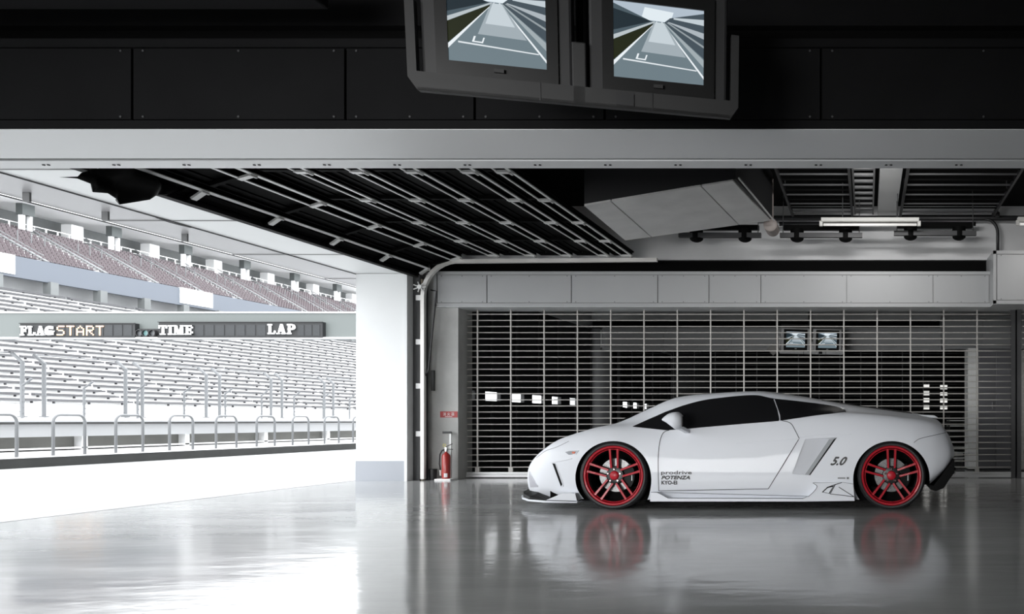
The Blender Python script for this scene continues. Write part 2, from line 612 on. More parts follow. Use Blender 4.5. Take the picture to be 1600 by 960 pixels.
for k in range(7):
    a = k * 0.9
    hw.tube([L((DX + 0.02, 10.8, 2.62)), L((DX + 0.02 + 0.09 * math.cos(a), 10.79, 2.62 + 0.07 * math.sin(a)))], 0.008, 6)
hw.lathe([(0.03, -0.02), (0.03, 0.02)], L((DX + 0.02, 10.8, 2.62)), 'y', 12)
hw.build('roller_bracket', M_galv, dr)
# dark channel between the pillar and the track
struct('trim_3', MB().box(-6.18, -6.09, 10.9, 11.15, 0, 2.8), M_dkst, 'dark steel channel beside the door track')
struct('trim_4', MB().box(-6.09, -6.07, 10.93, 11.0, 0, 2.75), mat('pale_brass', (0.4, 0.34, 0.26), 0.4, metal=0.4), 'thin bronze strip beside the door track')

# torn black sheet hanging at the near end of the open door
out = [(97, 277), (110, 279), (126, 287), (144, 300), (160, 302), (176, 311), (200, 320), (226, 312), (241, 304), (262, 305),
       (330, 280), (330, 246), (90, 246), (112, 262), (128, 267), (114, 271), (110, 276)]
SX = -5.98
poly = []
for u, v in out:
    y = SX * F / (u - CU)
    poly.append(Vector((y, EYE - (v - CV) * y / F)))
pts = list(poly)
ys = [p.x for p in poly]
zs = [p.y for p in poly]
for i in range(40):
    for j in range(16):
        pts.append(Vector((min(ys) + (max(ys) - min(ys)) * (i + .5) / 40, min(zs) + (max(zs) - min(zs)) * (j + .5) / 16)))
nP = len(poly)
vv, _, ff, _, _, _ = delaunay_2d_cdt(pts, [(i, (i + 1) % nP) for i in range(nP)], [], 1, 1e-5)
mb = MB()


def wob(a, b):
    return 0.05 * math.sin(a * 9 + b * 13) + 0.03 * math.sin(a * 23 - b * 7) + 0.02 * math.sin(b * 41)


mb.add([(SX + wob(p.x, p.y), p.x, p.y) for p in vv], ff)
o = mb.build('black_sheet', mat('black_plastic_sheet', (0.006, 0.006, 0.006), 0.6, spec=0.15), smooth=True)
s = o.modifiers.new('thick', 'SOLIDIFY')
s.thickness = 0.006
tag(o, 'torn black plastic sheet hanging off the edge of the open door', 'sheet')


# closed sectional doors with a row of windows, in the bays behind the grille
def closed_door(y0, y1, wins, label):
    r = empty('sectional_door', (DX, (y0 + y1) / 2, 0), label, 'garage door', 'closed sectional doors in the bays behind')
    oy = (y0 + y1) / 2
    b = MB()
    for k in range(2):
        b.box(-0.02, 0.03, y0 - oy, y1 - oy, -0.01 + k * 0.52, 0.51 + k * 0.52)
    b.box(-0.02, 0.03, y0 - oy, y1 - oy, 1.02, 1.13)
    b.box(-0.02, 0.03, y0 - oy, y1 - oy, 1.275, 1.52)
    for k in range(3):
        b.box(-0.02, 0.03, y0 - oy, y1 - oy, 1.52 + k * 0.43, 1.95 + k * 0.43)
    e = y0
    for (a, c) in wins:
        b.box(-0.02, 0.03, e - oy, a - oy, 1.13, 1.275)
        e = c
    b.box(-0.02, 0.03, e - oy, y1 - oy, 1.13, 1.275)
    b.build('panel', mat('door_black_panel', (0.035, 0.035, 0.036), 0.55), r)
    y = y0 + 0.3
    s = MB()
    while y < y1:
        s.box(0.03, 0.055, y - oy - .03, y - oy + .03, 0.02, 1.12)
        s.box(0.03, 0.055, y - oy - .03, y - oy + .03, 1.29, 2.78)
        y += 0.925
    s.build('stile', M_dkst, r)
    for (a, c) in wins:
        f = MB()
        for q in ((a - .02, a, 1.11, 1.295), (c, c + .02, 1.11, 1.295), (a, c, 1.11, 1.13), (a, c, 1.275, 1.295)):
            f.box(0.03, 0.045, q[0] - oy, q[1] - oy, q[2], q[3])
        f.build('window_frame', M_blk, r)
    return r


def wy(u):
    return DX * F / (u - CU)


closed_door(11.6, 17.55, [(wy(a), wy(c)) for a, c in ((716, 738), (754, 778), (794, 815), (828, 847), (859, 873), (887, 900))],
            'closed dark door with small bright windows behind the car nose grille')
closed_door(18.4, 24.6, [(wy(a), wy(c)) for a, c in ((954, 964), (970.5, 981), (987, 996), (1003, 1011))],
            'closed dark door with tiny bright windows two bays back')

# ------------------------------------------------------------------ ceiling services between the boxes
struct('trim_5', MB().box(0.154, 0.416, 5.0, 11.33, 3.71, 3.85), mat('white_beam', (0.75, 0.75, 0.74), 0.5), 'white ceiling beam')


M_vblk = mat('soot_black', (0.003, 0.003, 0.003), 0.7, spec=0.08)


def rack(x0, x1, y0, y1, z, label, shear=0.0):
    r = empty('ceiling_rack', ((x0 + x1) / 2, y0, z), label, 'rack', 'dark racks under the ceiling')
    ox = (x0 + x1) / 2
    b = MB()
    b.bar((x0 - ox, 0, 0), (x0 - ox + shear, y1 - y0, 0), 0.03, 0.05)
    b.bar((x1 - ox, 0, 0), (x1 - ox + shear, y1 - y0, 0), 0.03, 0.05)
    b.build('side_rail', M_blk, r)
    n = int((y1 - y0) / 0.2)
    for k in range(n + 1):
        t = k / n
        MB().box(x0 - ox + shear * t, x1 - ox + shear * t, (y1 - y0) * t - .006, (y1 - y0) * t + .006, -0.01, 0.01).build('slat', M_vblk if k % 2 else M_dkst, r)
    h = MB()
    for xx in (x0, x1):
        for yy in (0.4, 1.6):
            h.tube([(xx - ox, yy, 0), (xx - ox, yy, 3.84 - z)], 0.008, 6)
    h.build('hanger', M_dkst, r)
    return r


rack(-1.02, -0.20, 8.4, 11.1, 3.66, 'dark slatted rack under the ceiling between the metal duct and the white beam')
rack(0.47, 1.75, 8.4, 11.1, 3.66, 'dark slatted rack under the ceiling right of the white beam')
lr = MB()
for k in range(9):
    y = 9.0 + 0.25 * k
    lr.box(-0.16, 0.08, y - .03, y + .03, 3.72, 3.75)
lr.box(-0.17, -0.15, 8.8, 11.2, 3.70, 3.76)
lr.box(0.08, 0.10, 8.8, 11.2, 3.70, 3.76)
tag(lr.build('cable_ladder', mat('ladder_grey', (0.25, 0.25, 0.25), 0.5)), 'grey cable ladder with close rungs beside the white beam', 'cable ladder')
pp = MB()
pp.tube([(-1.45, 11.12, 3.63), (5.5, 11.12, 3.63)], 0.035, 10)
pp.tube([(-1.2, 11.0, 3.52), (1.5, 11.0, 3.52)], 0.03, 10)
tag(pp.build('pipe', M_blk, smooth=True), 'pair of black pipes along the top of the back wall', 'pipe')
cd = MB()
pts = [(1.62, 11.15, 3.63)]
for t in range(9):
    a = PI / 2 * t / 8
    pts.append((1.66 + 0.16 * math.sin(a), 11.1, 3.61 - 0.2 * (1 - math.cos(a))))
pts.append((1.82, 11.1, 3.1))
cd.tube(pts, 0.022, 8)
tag(cd.build('conduit', M_blk, smooth=True), 'bent black conduit dropping onto the taller box', 'conduit')
cd = MB()
cd.tube([(1.80, 11.0, 3.85), (1.80, 11.0, 3.66)], 0.012, 8)
cd.lathe([(0.03, 0), (0.03, 0.06)], (1.80, 11.0, 3.62), 'z', 10)
tag(cd.build('pipe_hanger', M_blk), 'thin rod hanger holding the black pipe', 'hanger')

# duct with a tilted metal underside beside the open door
du = empty('air_duct', (-2.06, 8.85, 3.1), 'black hanging air duct with a tilted metal sheet underside', 'duct')


def DU(u, v, y):
    p = W(u, v, y)
    return Vector((p.x + 2.06, p.y - 8.85, p.z - 3.1))


q = [DU(913, 322, 8.0), DU(1145, 283, 8.0), DU(1203, 345, 9.7), DU(977, 376, 9.7)]


def bil(a, b):
    return (q[0] * (1 - a) + q[1] * a) * (1 - b) + (q[3] * (1 - a) + q[2] * a) * b


for a0, a1 in ((0, 0.176), (0.184, 0.782), (0.79, 1.0)):
    up = Vector((0, 0, 0.02))
    c = [bil(a0, 0), bil(a1, 0), bil(a1, 1), bil(a0, 1)]
    MB().add(c + [p + up for p in c], [(0, 1, 2, 3), (7, 6, 5, 4), (0, 4, 5, 1), (1, 5, 6, 2), (2, 6, 7, 3), (3, 7, 4, 0)]).build('sheet_panel', M_alu, du)
bx = MB()
c = [bil(0, 0) + Vector((0, 0, .021)), bil(1, 0) + Vector((0.03, 0, .021)), bil(1, 1) + Vector((0.03, 0, .021)), bil(0, 1) + Vector((0, 0, .021))]
t = [Vector((p.x, p.y, 0.72)) for p in c]
bx.add(c + t, [(0, 1, 2, 3), (7, 6, 5, 4), (0, 4, 5, 1), (1, 5, 6, 2), (2, 6, 7, 3), (3, 7, 4, 0)])
bx.build('duct_body', M_blk, du)
MB().bar(bil(1, 0) + Vector((0.06, 0, 0.03)), bil(1, 1) + Vector((0.05, 0, 0.0)), 0.014, 0.014).build('edge_trim', M_galv, du)
mo = MB().lathe([(0.0, -0.05), (0.06, -0.05), (0.085, -0.035), (0.085, 0.25), (0.0, 0.25)], (px(1204, 9.9), 9.9, pz(352, 9.9)), 'y', 24)
mo.tube([(px(1204, 9.9), 10.05, pz(352, 9.9)), (px(1204, 9.9), 10.05, 3.86)], 0.02, 8)
tag(mo.build('fan_motor', mat('motor_grey_brown', (0.3, 0.26, 0.24), 0.5), angle=40), 'round grey brown motor at the corner of the metal duct', 'motor')


def pendant_bar(uc, v, y, label):
    r = empty('downlight_bar', (px(uc, y), y, pz(v, y)), label, 'light bar', 'black bars with round downlights')
    MB().box(-0.54, 0.54, -0.03, 0.03, -0.03, 0.03).build('bar', M_dkst, r)
    MB().box(-0.50, 0.50, 0.04, 0.12, 0.09, 0.15).build('upper_bar', M_vblk, r)
    b = MB()
    for s in (-0.5, 0.5):
        b.tube([(s, 0, 0.03), (s, 0.06, 3.86 - pz(v, y))], 0.006, 6)
    b.build('hanger', M_dkst, r)
    for s in (-0.32, 0.32):
        pr = [(0.0, -0.075)] + [(0.088 * math.sin(a), -0.03 - 0.05 * math.cos(a)) for a in (0.4, 0.8, 1.2, 1.5)] + [(0.088, 0.09), (0.0, 0.09)]
        MB().lathe(pr, (s, 0.05, 0), 'z', 20).build('dome', M_vblk, r, angle=50)
    return r


pendant_bar(1125, 368, 10.5, 'black bar with two round downlights just right of the metal duct')
pendant_bar(1283, 368, 10.5, 'black bar with two round downlights under the white strip lamp')
pendant_bar(1461, 365, 10.5, 'black bar with two round downlights nearest the bent conduit')


def strip_lamp(u0, u1, v, y, label, watts=0):
    x0, x1, z = px(u0, y), px(u1, y), min(pz(v, y), 3.5)
    r = empty('strip_lamp', ((x0 + x1) / 2, y, z), label, 'strip lamp', 'white fluorescent strip lamps')
    h = (x1 - x0) / 2
    MB().box(-h, h, -0.04, 0.04, 0.0, 0.05).build('housing', M_lampw, r, bevel=0.006)
    MB().tube([(-h + .03, 0, -0.035), (h - .03, 0, -0.035)], 0.017, 12).build('tube', mat('lamp_tube', (0.85, 0.85, 0.82), 0.3, emit=(1, 0.98, 0.93), estr=0.35), r, smooth=True)
    for s in (-1, 1):
        MB().box(s * h - .02, s * h + .02, -0.02, 0.02, -0.055, 0.01).build('end_cap', M_lampw, r)
    b = MB()
    for s in (-0.35, 0.35):
        b.tube([(s, 0, 0.05), (s, 0, 3.85 - z)], 0.006, 6)
    b.build('hanger', M_dkst, r)
    if watts:
        d = bpy.data.lights.new('strip_lamp_light', 'AREA')
        d.shape = 'RECTANGLE'
        d.size, d.size_y = 2 * h, 0.06
        d.energy = watts
        d.color = (1, 0.97, 0.94)
        lo = bpy.data.objects.new('strip_lamp_light', d)
        COL.objects.link(lo)
        lo.parent = r
        lo.location = (0, 0, -0.08)
    return r


strip_lamp(1283, 1436, 347, 10.2, 'white strip lamp under the white ceiling beam', 5)
strip_lamp(1590, 1750, 346, 10.2, 'white strip lamp cut by the picture edge', 8)

wwl = strip_lamp(1250, 1500, 50, 7.5, 'added white strip lamp brightening the upper back wall, unseen above the steel strip')  # unseen lamp added to brighten the upper back wall
d = bpy.data.lights.new('wall_fill', 'AREA')
d.shape = 'RECTANGLE'
d.size, d.size_y = 1.4, 0.12
d.energy = 16
d.spread = math.radians(110)
lo = bpy.data.objects.new('wall_fill', d)
COL.objects.link(lo)
lo.parent = wwl
lo.location = (0, 0.12, -0.05)
lo.rotation_euler = (math.radians(92), 0, 0)

# ------------------------------------------------------------------ extinguisher corner
ye = 10.93
fe = empty('fire_extinguisher', (px(697, ye), ye, 0.022), 'red fire extinguisher with black hose standing on the white base plate', 'fire extinguisher')
R0 = 0.053
MB().lathe([(0.0, 0), (R0 - .006, 0), (R0, 0.008), (R0, 0.30), (R0 - .006, .325), (R0 - .022, .345), (0.018, .355), (0.018, .375), (0, .375)], (0, 0, 0), 'z', 28).build('cylinder', M_red, fe, angle=35)
b = MB().lathe([(0.0, .37), (0.024, .37), (0.024, .405), (0.0, .41)], (0, 0, 0), 'z', 16)
b.box(-0.014, 0.014, -0.012, 0.012, .40, .43)
b.build('valve', M_chrome, fe, angle=40)
b = MB().bar((-0.01, 0, .43), (0.085, 0, .475), 0.018, 0.008)
b.build('lever', M_blk, fe)
b = MB().bar((-0.01, 0, .405), (0.09, 0, .40), 0.018, 0.008)
b.build('handle', M_blk, fe)
MB().lathe([(0.016, -0.003), (0.022, -0.003), (0.022, 0.003), (0.016, 0.003)], (-0.012, -0.02, .455), 'y', 16, closed=True).build('safety_pin', mat('pin_yellow', (0.7, 0.6, 0.15), 0.4), fe)
pts = [(-0.02, 0, .395), (-0.055, 0, .385), (-0.085, 0, .33), (-0.085, -0.01, .2), (-0.072, -0.01, .12)]
MB().tube(pts, 0.010, 8).build('hose', M_blk, fe, smooth=True)
MB().lathe([(0.010, 0.04), (0.012, 0.1), (0.016, 0.115), (0.0, 0.115)], (-0.07, -0.01, 0), 'z', 12).build('nozzle', M_lampw, fe)
lb = MB()
lb.add([((R0 + .001) * math.sin(a), -(R0 + .001) * math.cos(a), z) for z in (0.02, 0.075) for a in (0.0, 0.2, 0.4, 0.6, .8)], [(k, k + 1, k + 6, k + 5) for k in range(4)])
lb.build('label_plate', M_letw, fe)
bp = MB().box(px(682, 10.9), px(707, 10.9), 10.84, 11.04, 0.0, 0.022)
tag(bp.build('base_plate', M_letw, bevel=0.004), 'white base plate under the red extinguisher', 'base plate')
sp = empty('extinguisher_stand', (px(704, 11.03), 11.03, 0.0), 'slim grey stand post behind the extinguisher with a black top plate', 'stand')
MB().box(-0.014, 0.014, -0.01, 0.01, 0.022, 0.66).build('post', M_galv, sp)
MB().box(-0.105, 0.014, -0.014, -0.004, 0.635, 0.665).build('top_plate', M_blk, sp)
sy = 11.105
sg = empty('extinguisher_sign', (px(701.5, sy), sy, pz(648, sy)), 'small red wall sign with white characters above the extinguisher', 'sign')
MB().box(px(688, sy) - px(701.5, sy), px(715, sy) - px(701.5, sy), -0.006, -0.001, -0.042, 0.042).build('plate', M_redsign, sg)
b = MB()
for i, ch in enumerate('消火器'):
    try:
        text_fit(b, ch, -0.078 + 0.058 * i, -0.038 + 0.058 * i, -0.018, 0.028, lambda x, z: -0.0085)
    except Exception:
        b.box(-0.078 + .058 * i, -.038 + .058 * i, -0.009, -0.007, -0.018, 0.028)
b.box(-0.05, 0.05, -0.009, -0.007, -0.033, -0.027)
b.build('lettering', M_letw, sg)
sb = MB().box(px(674.5, 11.08), px(678.5, 11.08), 11.06, 11.10, pz(611, 11.08), pz(579, 11.08))
tag(sb.build('switch_box', M_dkst), 'narrow dark switch box on the wall beside the door track', 'switch')
bk = MB().lathe([(0.0, 0), (0.045, 0), (0.055, 0.15), (0.048, 0.15), (0.04, 0.02), (0, 0.02)], (px(676, 10.98), 10.99, 0), 'z', 20)
tag(bk.build('bucket', M_blk, angle=40), 'small dark bucket on the floor left of the extinguisher', 'bucket')

# ------------------------------------------------------------------ next bay: lockers, shelf, louvre windows
lk = empty('locker', (1.95, 13.1, 0), 'tall grey locker seen through the grille, right of the car tail', 'locker')
MB().box(-0.29, -0.12, 0, 0.45, 0.02, 2.0).build('side_cabinet', mat('pale_locker', (0.8, 0.8, 0.78), 0.35), lk, bevel=0.006)
MB().box(-0.12, 0.45, 0.02, 0.45, 0.02, 2.0).build('body', mat('locker_grey', (0.16, 0.16, 0.17), 0.3, metal=0.3), lk)
for a, c in ((-0.11, 0.16), (0.17, 0.44)):
    d = MB().box(a, c, -0.002, 0.02, 0.06, 1.96).build('door', mat('locker_grey', (0.2, 0.2, 0.2), 0.3), lk, bevel=0.004)
    MB().box(c - .05, c - .035, -0.02, -0.002, 1.0, 1.12).build('handle', M_chrome, d)
lk2 = MB().box(2.5, 3.6, 12.9, 13.5, 0.02, 1.95)
lk2.box(2.52, 3.04, 12.88, 12.9, 0.08, 1.9)
lk2.box(3.06, 3.58, 12.88, 12.9, 0.08, 1.9)
tag(lk2.build('cabinet', mat('cabinet_grey', (0.42, 0.41, 0.39), 0.5, noise=0.3), bevel=0.005), 'pale metal cabinet behind the grille at the picture edge', 'cabinet')
sh = empty('shelf_rack', (1.62, 14.2, 0), 'low rack of pale shelves behind the tail of the car', 'shelf')
for k in range(8):
    MB().box(-0.16, 0.16, 0, 0.4, 0.14 + .095 * k, 0.155 + .095 * k).build('shelf', mat('pale_locker', (0.8, 0.8, 0.78), 0.4), sh)
b = MB()
for a in (-0.16, 0.14):
    for c in (0, 0.38):
        b.box(a, a + .02, c, c + .02, 0, 0.9)
b.build('upright', M_blk, sh)
M_daywin = mat('daylit_pane', (0.9, 0.9, 0.85), 0.5, emit=(1, 0.99, 0.95), estr=0.9)
for i, (u0, u1, v0, v1) in enumerate(((1443, 1452, 596, 640), (1469, 1480, 598, 640))):
    yy = 25.58
    f = MB()
    n = 4
    for k in range(n):
        za = pz(v1, yy) + (pz(v0, yy) - pz(v1, yy)) * k / n
        zb = za + (pz(v0, yy) - pz(v1, yy)) / n * 0.6
        f.box(px(u0, yy), px(u1, yy), yy - .02, yy, za, zb)
    struct('window_%d' % (i + 1), f, M_daywin, 'narrow bright louvred window in the far wall')

# ------------------------------------------------------------------ monitors on their ceiling rack
SCR = [  # picture of a race track on the screen: polygons in 0..1 screen space, colour
    ([(0, 0), (1, 0), (1, 1), (0, 1)], (0.34, 0.40, 0.43)),
    ([(0, 0.80), (0.42, 0.79), (0.60, 0.79), (1, 0.74), (1, 1), (0, 1)], (0.62, 0.68, 0.74)),
    ([(0.30, 0.80), (0.62, 0.79), (0.66, 0.93), (0.34, 0.96)], (0.85, 0.9, 0.93)),
    ([(0, 0.52), (0, 0.97), (0.40, 0.79), (0.44, 0.78)], (0.22, 0.27, 0.30)),
    ([(0, 0.62), (0, 0.90), (0.42, 0.785)], (0.10, 0.13, 0.15)),
    ([(0, 0.50), (0, 0.56), (0.44, 0.785), (0.46, 0.78)], (0.66, 0.7, 0.72)),
    ([(0, 0.23), (0, 0.50), (0.47, 0.78)], (0.10, 0.11, 0.07)),
    ([(1, 0.36), (1, 0.96), (0.62, 0.85), (0.55, 0.78)], (0.20, 0.24, 0.27)),
    ([(1, 0.62), (1, 0.70), (0.60, 0.80), (0.60, 0.79)], (0.6, 0.64, 0.67)),
    ([(1, 0.80), (1, 0.88), (0.66, 0.86), (0.66, 0.84)], (0.7, 0.75, 0.78)),
    ([(1, 0.50), (1, 0.53), (0.60, 0.79), (0.58, 0.785)], (0.5, 0.54, 0.56)),
    ([(1, 0.24), (1, 0.34), (0.56, 0.78), (0.55, 0.78)], (0.55, 0.60, 0.62)),
    ([(0, 0.16), (0, 0.22), (0.48, 0.785), (0.47, 0.785)], (0.9, 0.93, 0.95)),
    ([(1, 0.08), (1, 0.12), (0.535, 0.785), (0.52, 0.785)], (0.9, 0.93, 0.95)),
    ([(0.10, 0.24), (0.92, 0.18), (0.92, 0.195), (0.10, 0.26)], (0.85, 0.88, 0.9)),
    ([(0.44, 0.77), (0.56, 0.77), (0.80, 0.35), (0.30, 0.37)], (0.55, 0.60, 0.63)),
    ([(0.46, 0.775), (0.55, 0.775), (0.68, 0.50), (0.38, 0.51)], (0.72, 0.77, 0.80)),
    ([(0.24, 0.27), (0.26, 0.27), (0.28, 0.34), (0.26, 0.34)], (0.9, 0.93, 0.95)),
    ([(0.24, 0.265), (0.35, 0.258), (0.35, 0.275), (0.24, 0.28)], (0.9, 0.93, 0.95)),
    ([(0.335, 0.26), (0.35, 0.26), (0.37, 0.33), (0.355, 0.33)], (0.9, 0.93, 0.95)),
]


def tv_rack(loc, rot, label, tvlabels, group, pale=False):
    r = empty('monitor_rack', loc, label, 'rack', 'twin monitor racks', rot)
    m = mat('pale_rack_grey', (0.8, 0.8, 0.8), 0.5) if pale else mat('rack_grey', (0.019, 0.019, 0.019), 0.55, noise=0.15, nscale=5)
    WD = 1.30
    tray = MB()
    tray.box(0.0, WD, 0.0, 0.012, 0.0, 0.075)
    tray.box(0.0, WD, 0.0, 0.05, 0.0, 0.012)
    tray.box(0.3, 0.34, 0.0, 0.38, 0.10, 0.115)
    tray.box(0.96, 1.0, 0.0, 0.38, 0.10, 0.115)
    tray.build('tray', m, r)
    for a in (-0.035, WD):
        b = MB()
        b.prism([(a, 0.05), (a + 0.035, 0.0), (a + 0.035, 0.36), (a, 0.36)] if a < 0 else [(a, 0.0), (a + .035, 0.05), (a + 0.035, 0.36), (a, 0.36)],
                lambda p: (p[0], 0.0, p[1]), lambda p: (p[0], 0.05, p[1]))
        b.build('side_arm', m, r)
    MB().box(0.615, 0.675, 0.0, 0.03, 0.0, 0.26).build('centre_post', m, r, bevel=0.006)
    b = MB().tube([(0.645, 0.25, 0.1), (0.645, 0.25, 1.66)], 0.035, 12)
    b.box(0.05, 1.25, 0.22, 0.28, 0.56, 0.60)
    b.build('hanging_pole', M_blk, r)
    MB().box(0.80, 0.875, -0.006, 0.0, 0.012, 0.062).build('label_plate', M_blk, r)
    b = MB().box(0.48, 0.486, -0.003, 0.0, 0.0, 0.075)
    b.box(0.95, 0.956, -0.003, 0.0, 0.0, 0.075)
    b.build('joint', M_blk, r)
    r.update_tag()
    bpy.context.view_layer.update()
    for i, x0 in enumerate((0.015, 0.684)):
        t = empty('monitor', (0, 0, 0), tvlabels[i], 'monitor', group)
        t.matrix_world = r.matrix_world @ Matrix.Translation((x0, 0.03, 0.03))
        w_, h_ = 0.60, 0.50
        b = MB()
        # tube housing tapering to the back
        fr = [(0, 0), (w_, 0), (w_, h_), (0, h_)]
        b.add([(p[0], 0.0, p[1]) for p in fr] + [(p[0], 0.10, p[1]) for p in fr] +
              [(0.12 + (p[0] / w_) * (w_ - .24), 0.40, 0.11 + (p[1] / h_) * (h_ - .18)) for p in fr],
              [(0, 1, 2, 3), (0, 4, 5, 1), (1, 5, 6, 2), (2, 6, 7, 3), (3, 7, 4, 0), (4, 8, 9, 5), (5, 9, 10, 6), (6, 10, 11, 7), (7, 11, 8, 4), (11, 10, 9, 8)])
        b.build('housing', m if pale else mat('monitor_grey', (0.024, 0.024, 0.025), 0.5), t, bevel=0.012)
        b = MB()
        ax, bx_, az, bz = 0.105, 0.495, 0.105, 0.425
        b.box(ax - .048, bx_ + .048, -0.012, 0.0, az - .065, az)
        b.box(ax - .048, bx_ + .048, -0.012, 0.0, bz, bz + .05)
        b.box(ax - .048, ax, -0.012, 0.0, az, bz)
        b.box(bx_, bx_ + .048, -0.012, 0.0, az, bz)
        b.build('bezel', mat('bezel_black', (0.006, 0.006, 0.006), 0.35), t)
        s = MB()
        mats = []
        for k, (pl, c) in enumerate(SCR):
            s.add([(ax + p[0] * (bx_ - ax), -0.002 - 0.00025 * k, az + p[1] * (bz - az)) for p in pl], [tuple(range(len(pl)))], k)
            g_ = tuple(c_ ** 1.7 for c_ in c)
            mats.append(mat('screen_%.2f_%.2f_%.2f' % c, (0, 0, 0), 0.3, emit=g_, estr=1.0, spec=0.2))
        s.build('screen', mats, t)
        b = MB()
        for k in range(7):
            b.box(0.30 + .022 * k, 0.312 + .022 * k, -0.006, 0.0, 0.018, 0.030)
        b.box(0.20, 0.28, -0.006, 0.0, 0.012, 0.034)
        b.build('button', M_blk, t)
        b = MB().lathe([(0.006, -0.008), (0.006, 0)], (0.50, 0, 0.024), 'y', 10)
        b.build('power_lamp', M_lampw, t)
    return r


tv_rack((-1.887, 3.36, pz(140, 3.36)), (math.radians(9), 0, math.radians(14)), 'dark twin monitor rack hanging close overhead',
        ['overhead monitor showing the track, cut by the top of the picture', 'overhead monitor showing the whole track picture, nearer the ceiling beam'], 'overhead monitors')
tv_rack((px(1219, 16.4), 16.4, pz(553, 16.4)), (math.radians(9), 0, math.radians(14)), 'small twin monitor rack hanging behind the grille above the car',
        ['small monitor behind the grille, the one beside the metal plate', 'small monitor behind the grille, further from the metal plate'], 'small monitors behind the grille', True)
dp = MB()
c0 = W(1208, 546, 16.3)
dp.prism([(-0.13, 0.0), (0.0, -0.13), (0.14, 0.0), (0.0, 0.13)], lambda p: (c0.x + p[0], c0.y, c0.z + p[1]), lambda p: (c0.x + p[0], c0.y + .01, c0.z + p[1]))
dp.tube([(c0.x + .06, c0.y + .02, c0.z), (c0.x + .06, c0.y + .02, 3.86)], 0.012, 6)
tag(dp.build('metal_plate', mat('plate_grey', (0.35, 0.33, 0.31), 0.5)), 'diamond shaped grey metal plate beside the small monitors', 'plate')

# pipes high up in the near bay
for i, (z, r_) in enumerate(((3.02, 0.03), (2.93, 0.025))):
    pass
fx = empty('strip_lamp', (-3.9, 4.05, 3.05), 'unlit black twin strip fixture along the dark wall top', 'strip lamp')
MB().box(-2.2, 1.1, 0, 0.12, -0.09, 0.03).build('housing', M_blk, fx, bevel=0.01)
for z in (-0.02, -0.08):
    MB().tube([(-2.1, -0.02, z), (1.0, -0.02, z)], 0.014, 10).build('tube', mat('dark_tube', (0.05, 0.05, 0.05), 0.25, metal=0.5), fx, smooth=True)
MB().box(-0.35, -0.28, 0.02, 0.08, 0.03, 0.8).build('hanger', M_blk, fx)
MB().box(0.92, 1.0, -0.003, 0.0, -0.02, 0.005).build('label_plate', mat('faded_label', (0.2, 0.2, 0.2), 0.5), fx)

# ------------------------------------------------------------------ outside: pit wall, rails, fence, gantry, grandstand
struct('kerb', MB().box(-14.75, -14.5, -30, 250, 0, 0.165), M_kerb, 'dark stained kerb face along the pit lane')
struct('kerb', MB().box(-16.4, -14.49, -30, 250, 0.165, 0.185), M_stand, 'white ledge on top of the kerb')
pw = MB()
pw.box(-15.9, -15.55, -30, 250, 0.185, 0.52)
struct('wall_1', pw, M_dirty, 'stained lower part of the pit wall')
pw = MB()
pw.box(-15.55, -15.35, -30, 250, 0.185, 0.24)
pw.box(-15.6, -15.40, -30, 250, 0.27, 0.30)
y = -20
while y < 120:
    pw.box(-15.55, -15.4, y, y + 0.12, 0.185, 0.52)
    y += 2.38
struct('trim_6', pw, M_stand, 'ledges and ribs of the pit wall')
pw = MB()
pw.box(-15.95, -15.3, -30, 250, 0.51, 0.745)
pw.box(-15.9, -15.2, -30, 250, 0.785, 0.81)
struct('wall_2', pw, mat('pit_wall_panel', (0.30, 0.305, 0.31), 0.6, noise=0.06, nscale=0.8), 'pale panel band of the pit wall')
struct('trim_7', MB().box(-15.9, -15.3, -30, 250, 0.745, 0.785), mat('shadow_gap_grey', (0.08, 0.08, 0.08), 0.7), 'dark gap under the top of the pit wall')

HX = -14.56


def hoop_mesh(wd=0.58):
    pts = []
    z1 = 0.73
    rr = 0.13
    pts.append((0, 0, 0.0))
    pts.append((0, 0, z1 - rr))
    for t in range(1, 8):
        a = PI / 2 * t / 8
        pts.append((0, rr * (1 - math.cos(a)), z1 - rr + rr * math.sin(a)))
    pts.append((0, rr, z1))
    for t in range(0, 9):
        a = PI / 2 * t / 8
        pts.append((0, wd - rr + rr * math.sin(a), z1 - rr + rr * math.cos(a)))
    pts.append((0, wd, 0.0))
    return MB().tube(pts, 0.024, 8)


hoop = hoop_mesh().build('hoop_rail', M_railw, smooth=True)
hy = [14.32 + 1.195 * k for k in range(-1, 11)]
for k, y in enumerate(hy):
    o = hoop if k == 0 else hoop.copy()
    if k:
        COL.objects.link(o)
    o.location = (HX, y, 0.185)
    tag(o, 'white hoop rail in the row standing on the kerb of the pit wall', 'rail', 'hoop rails along the pit wall')

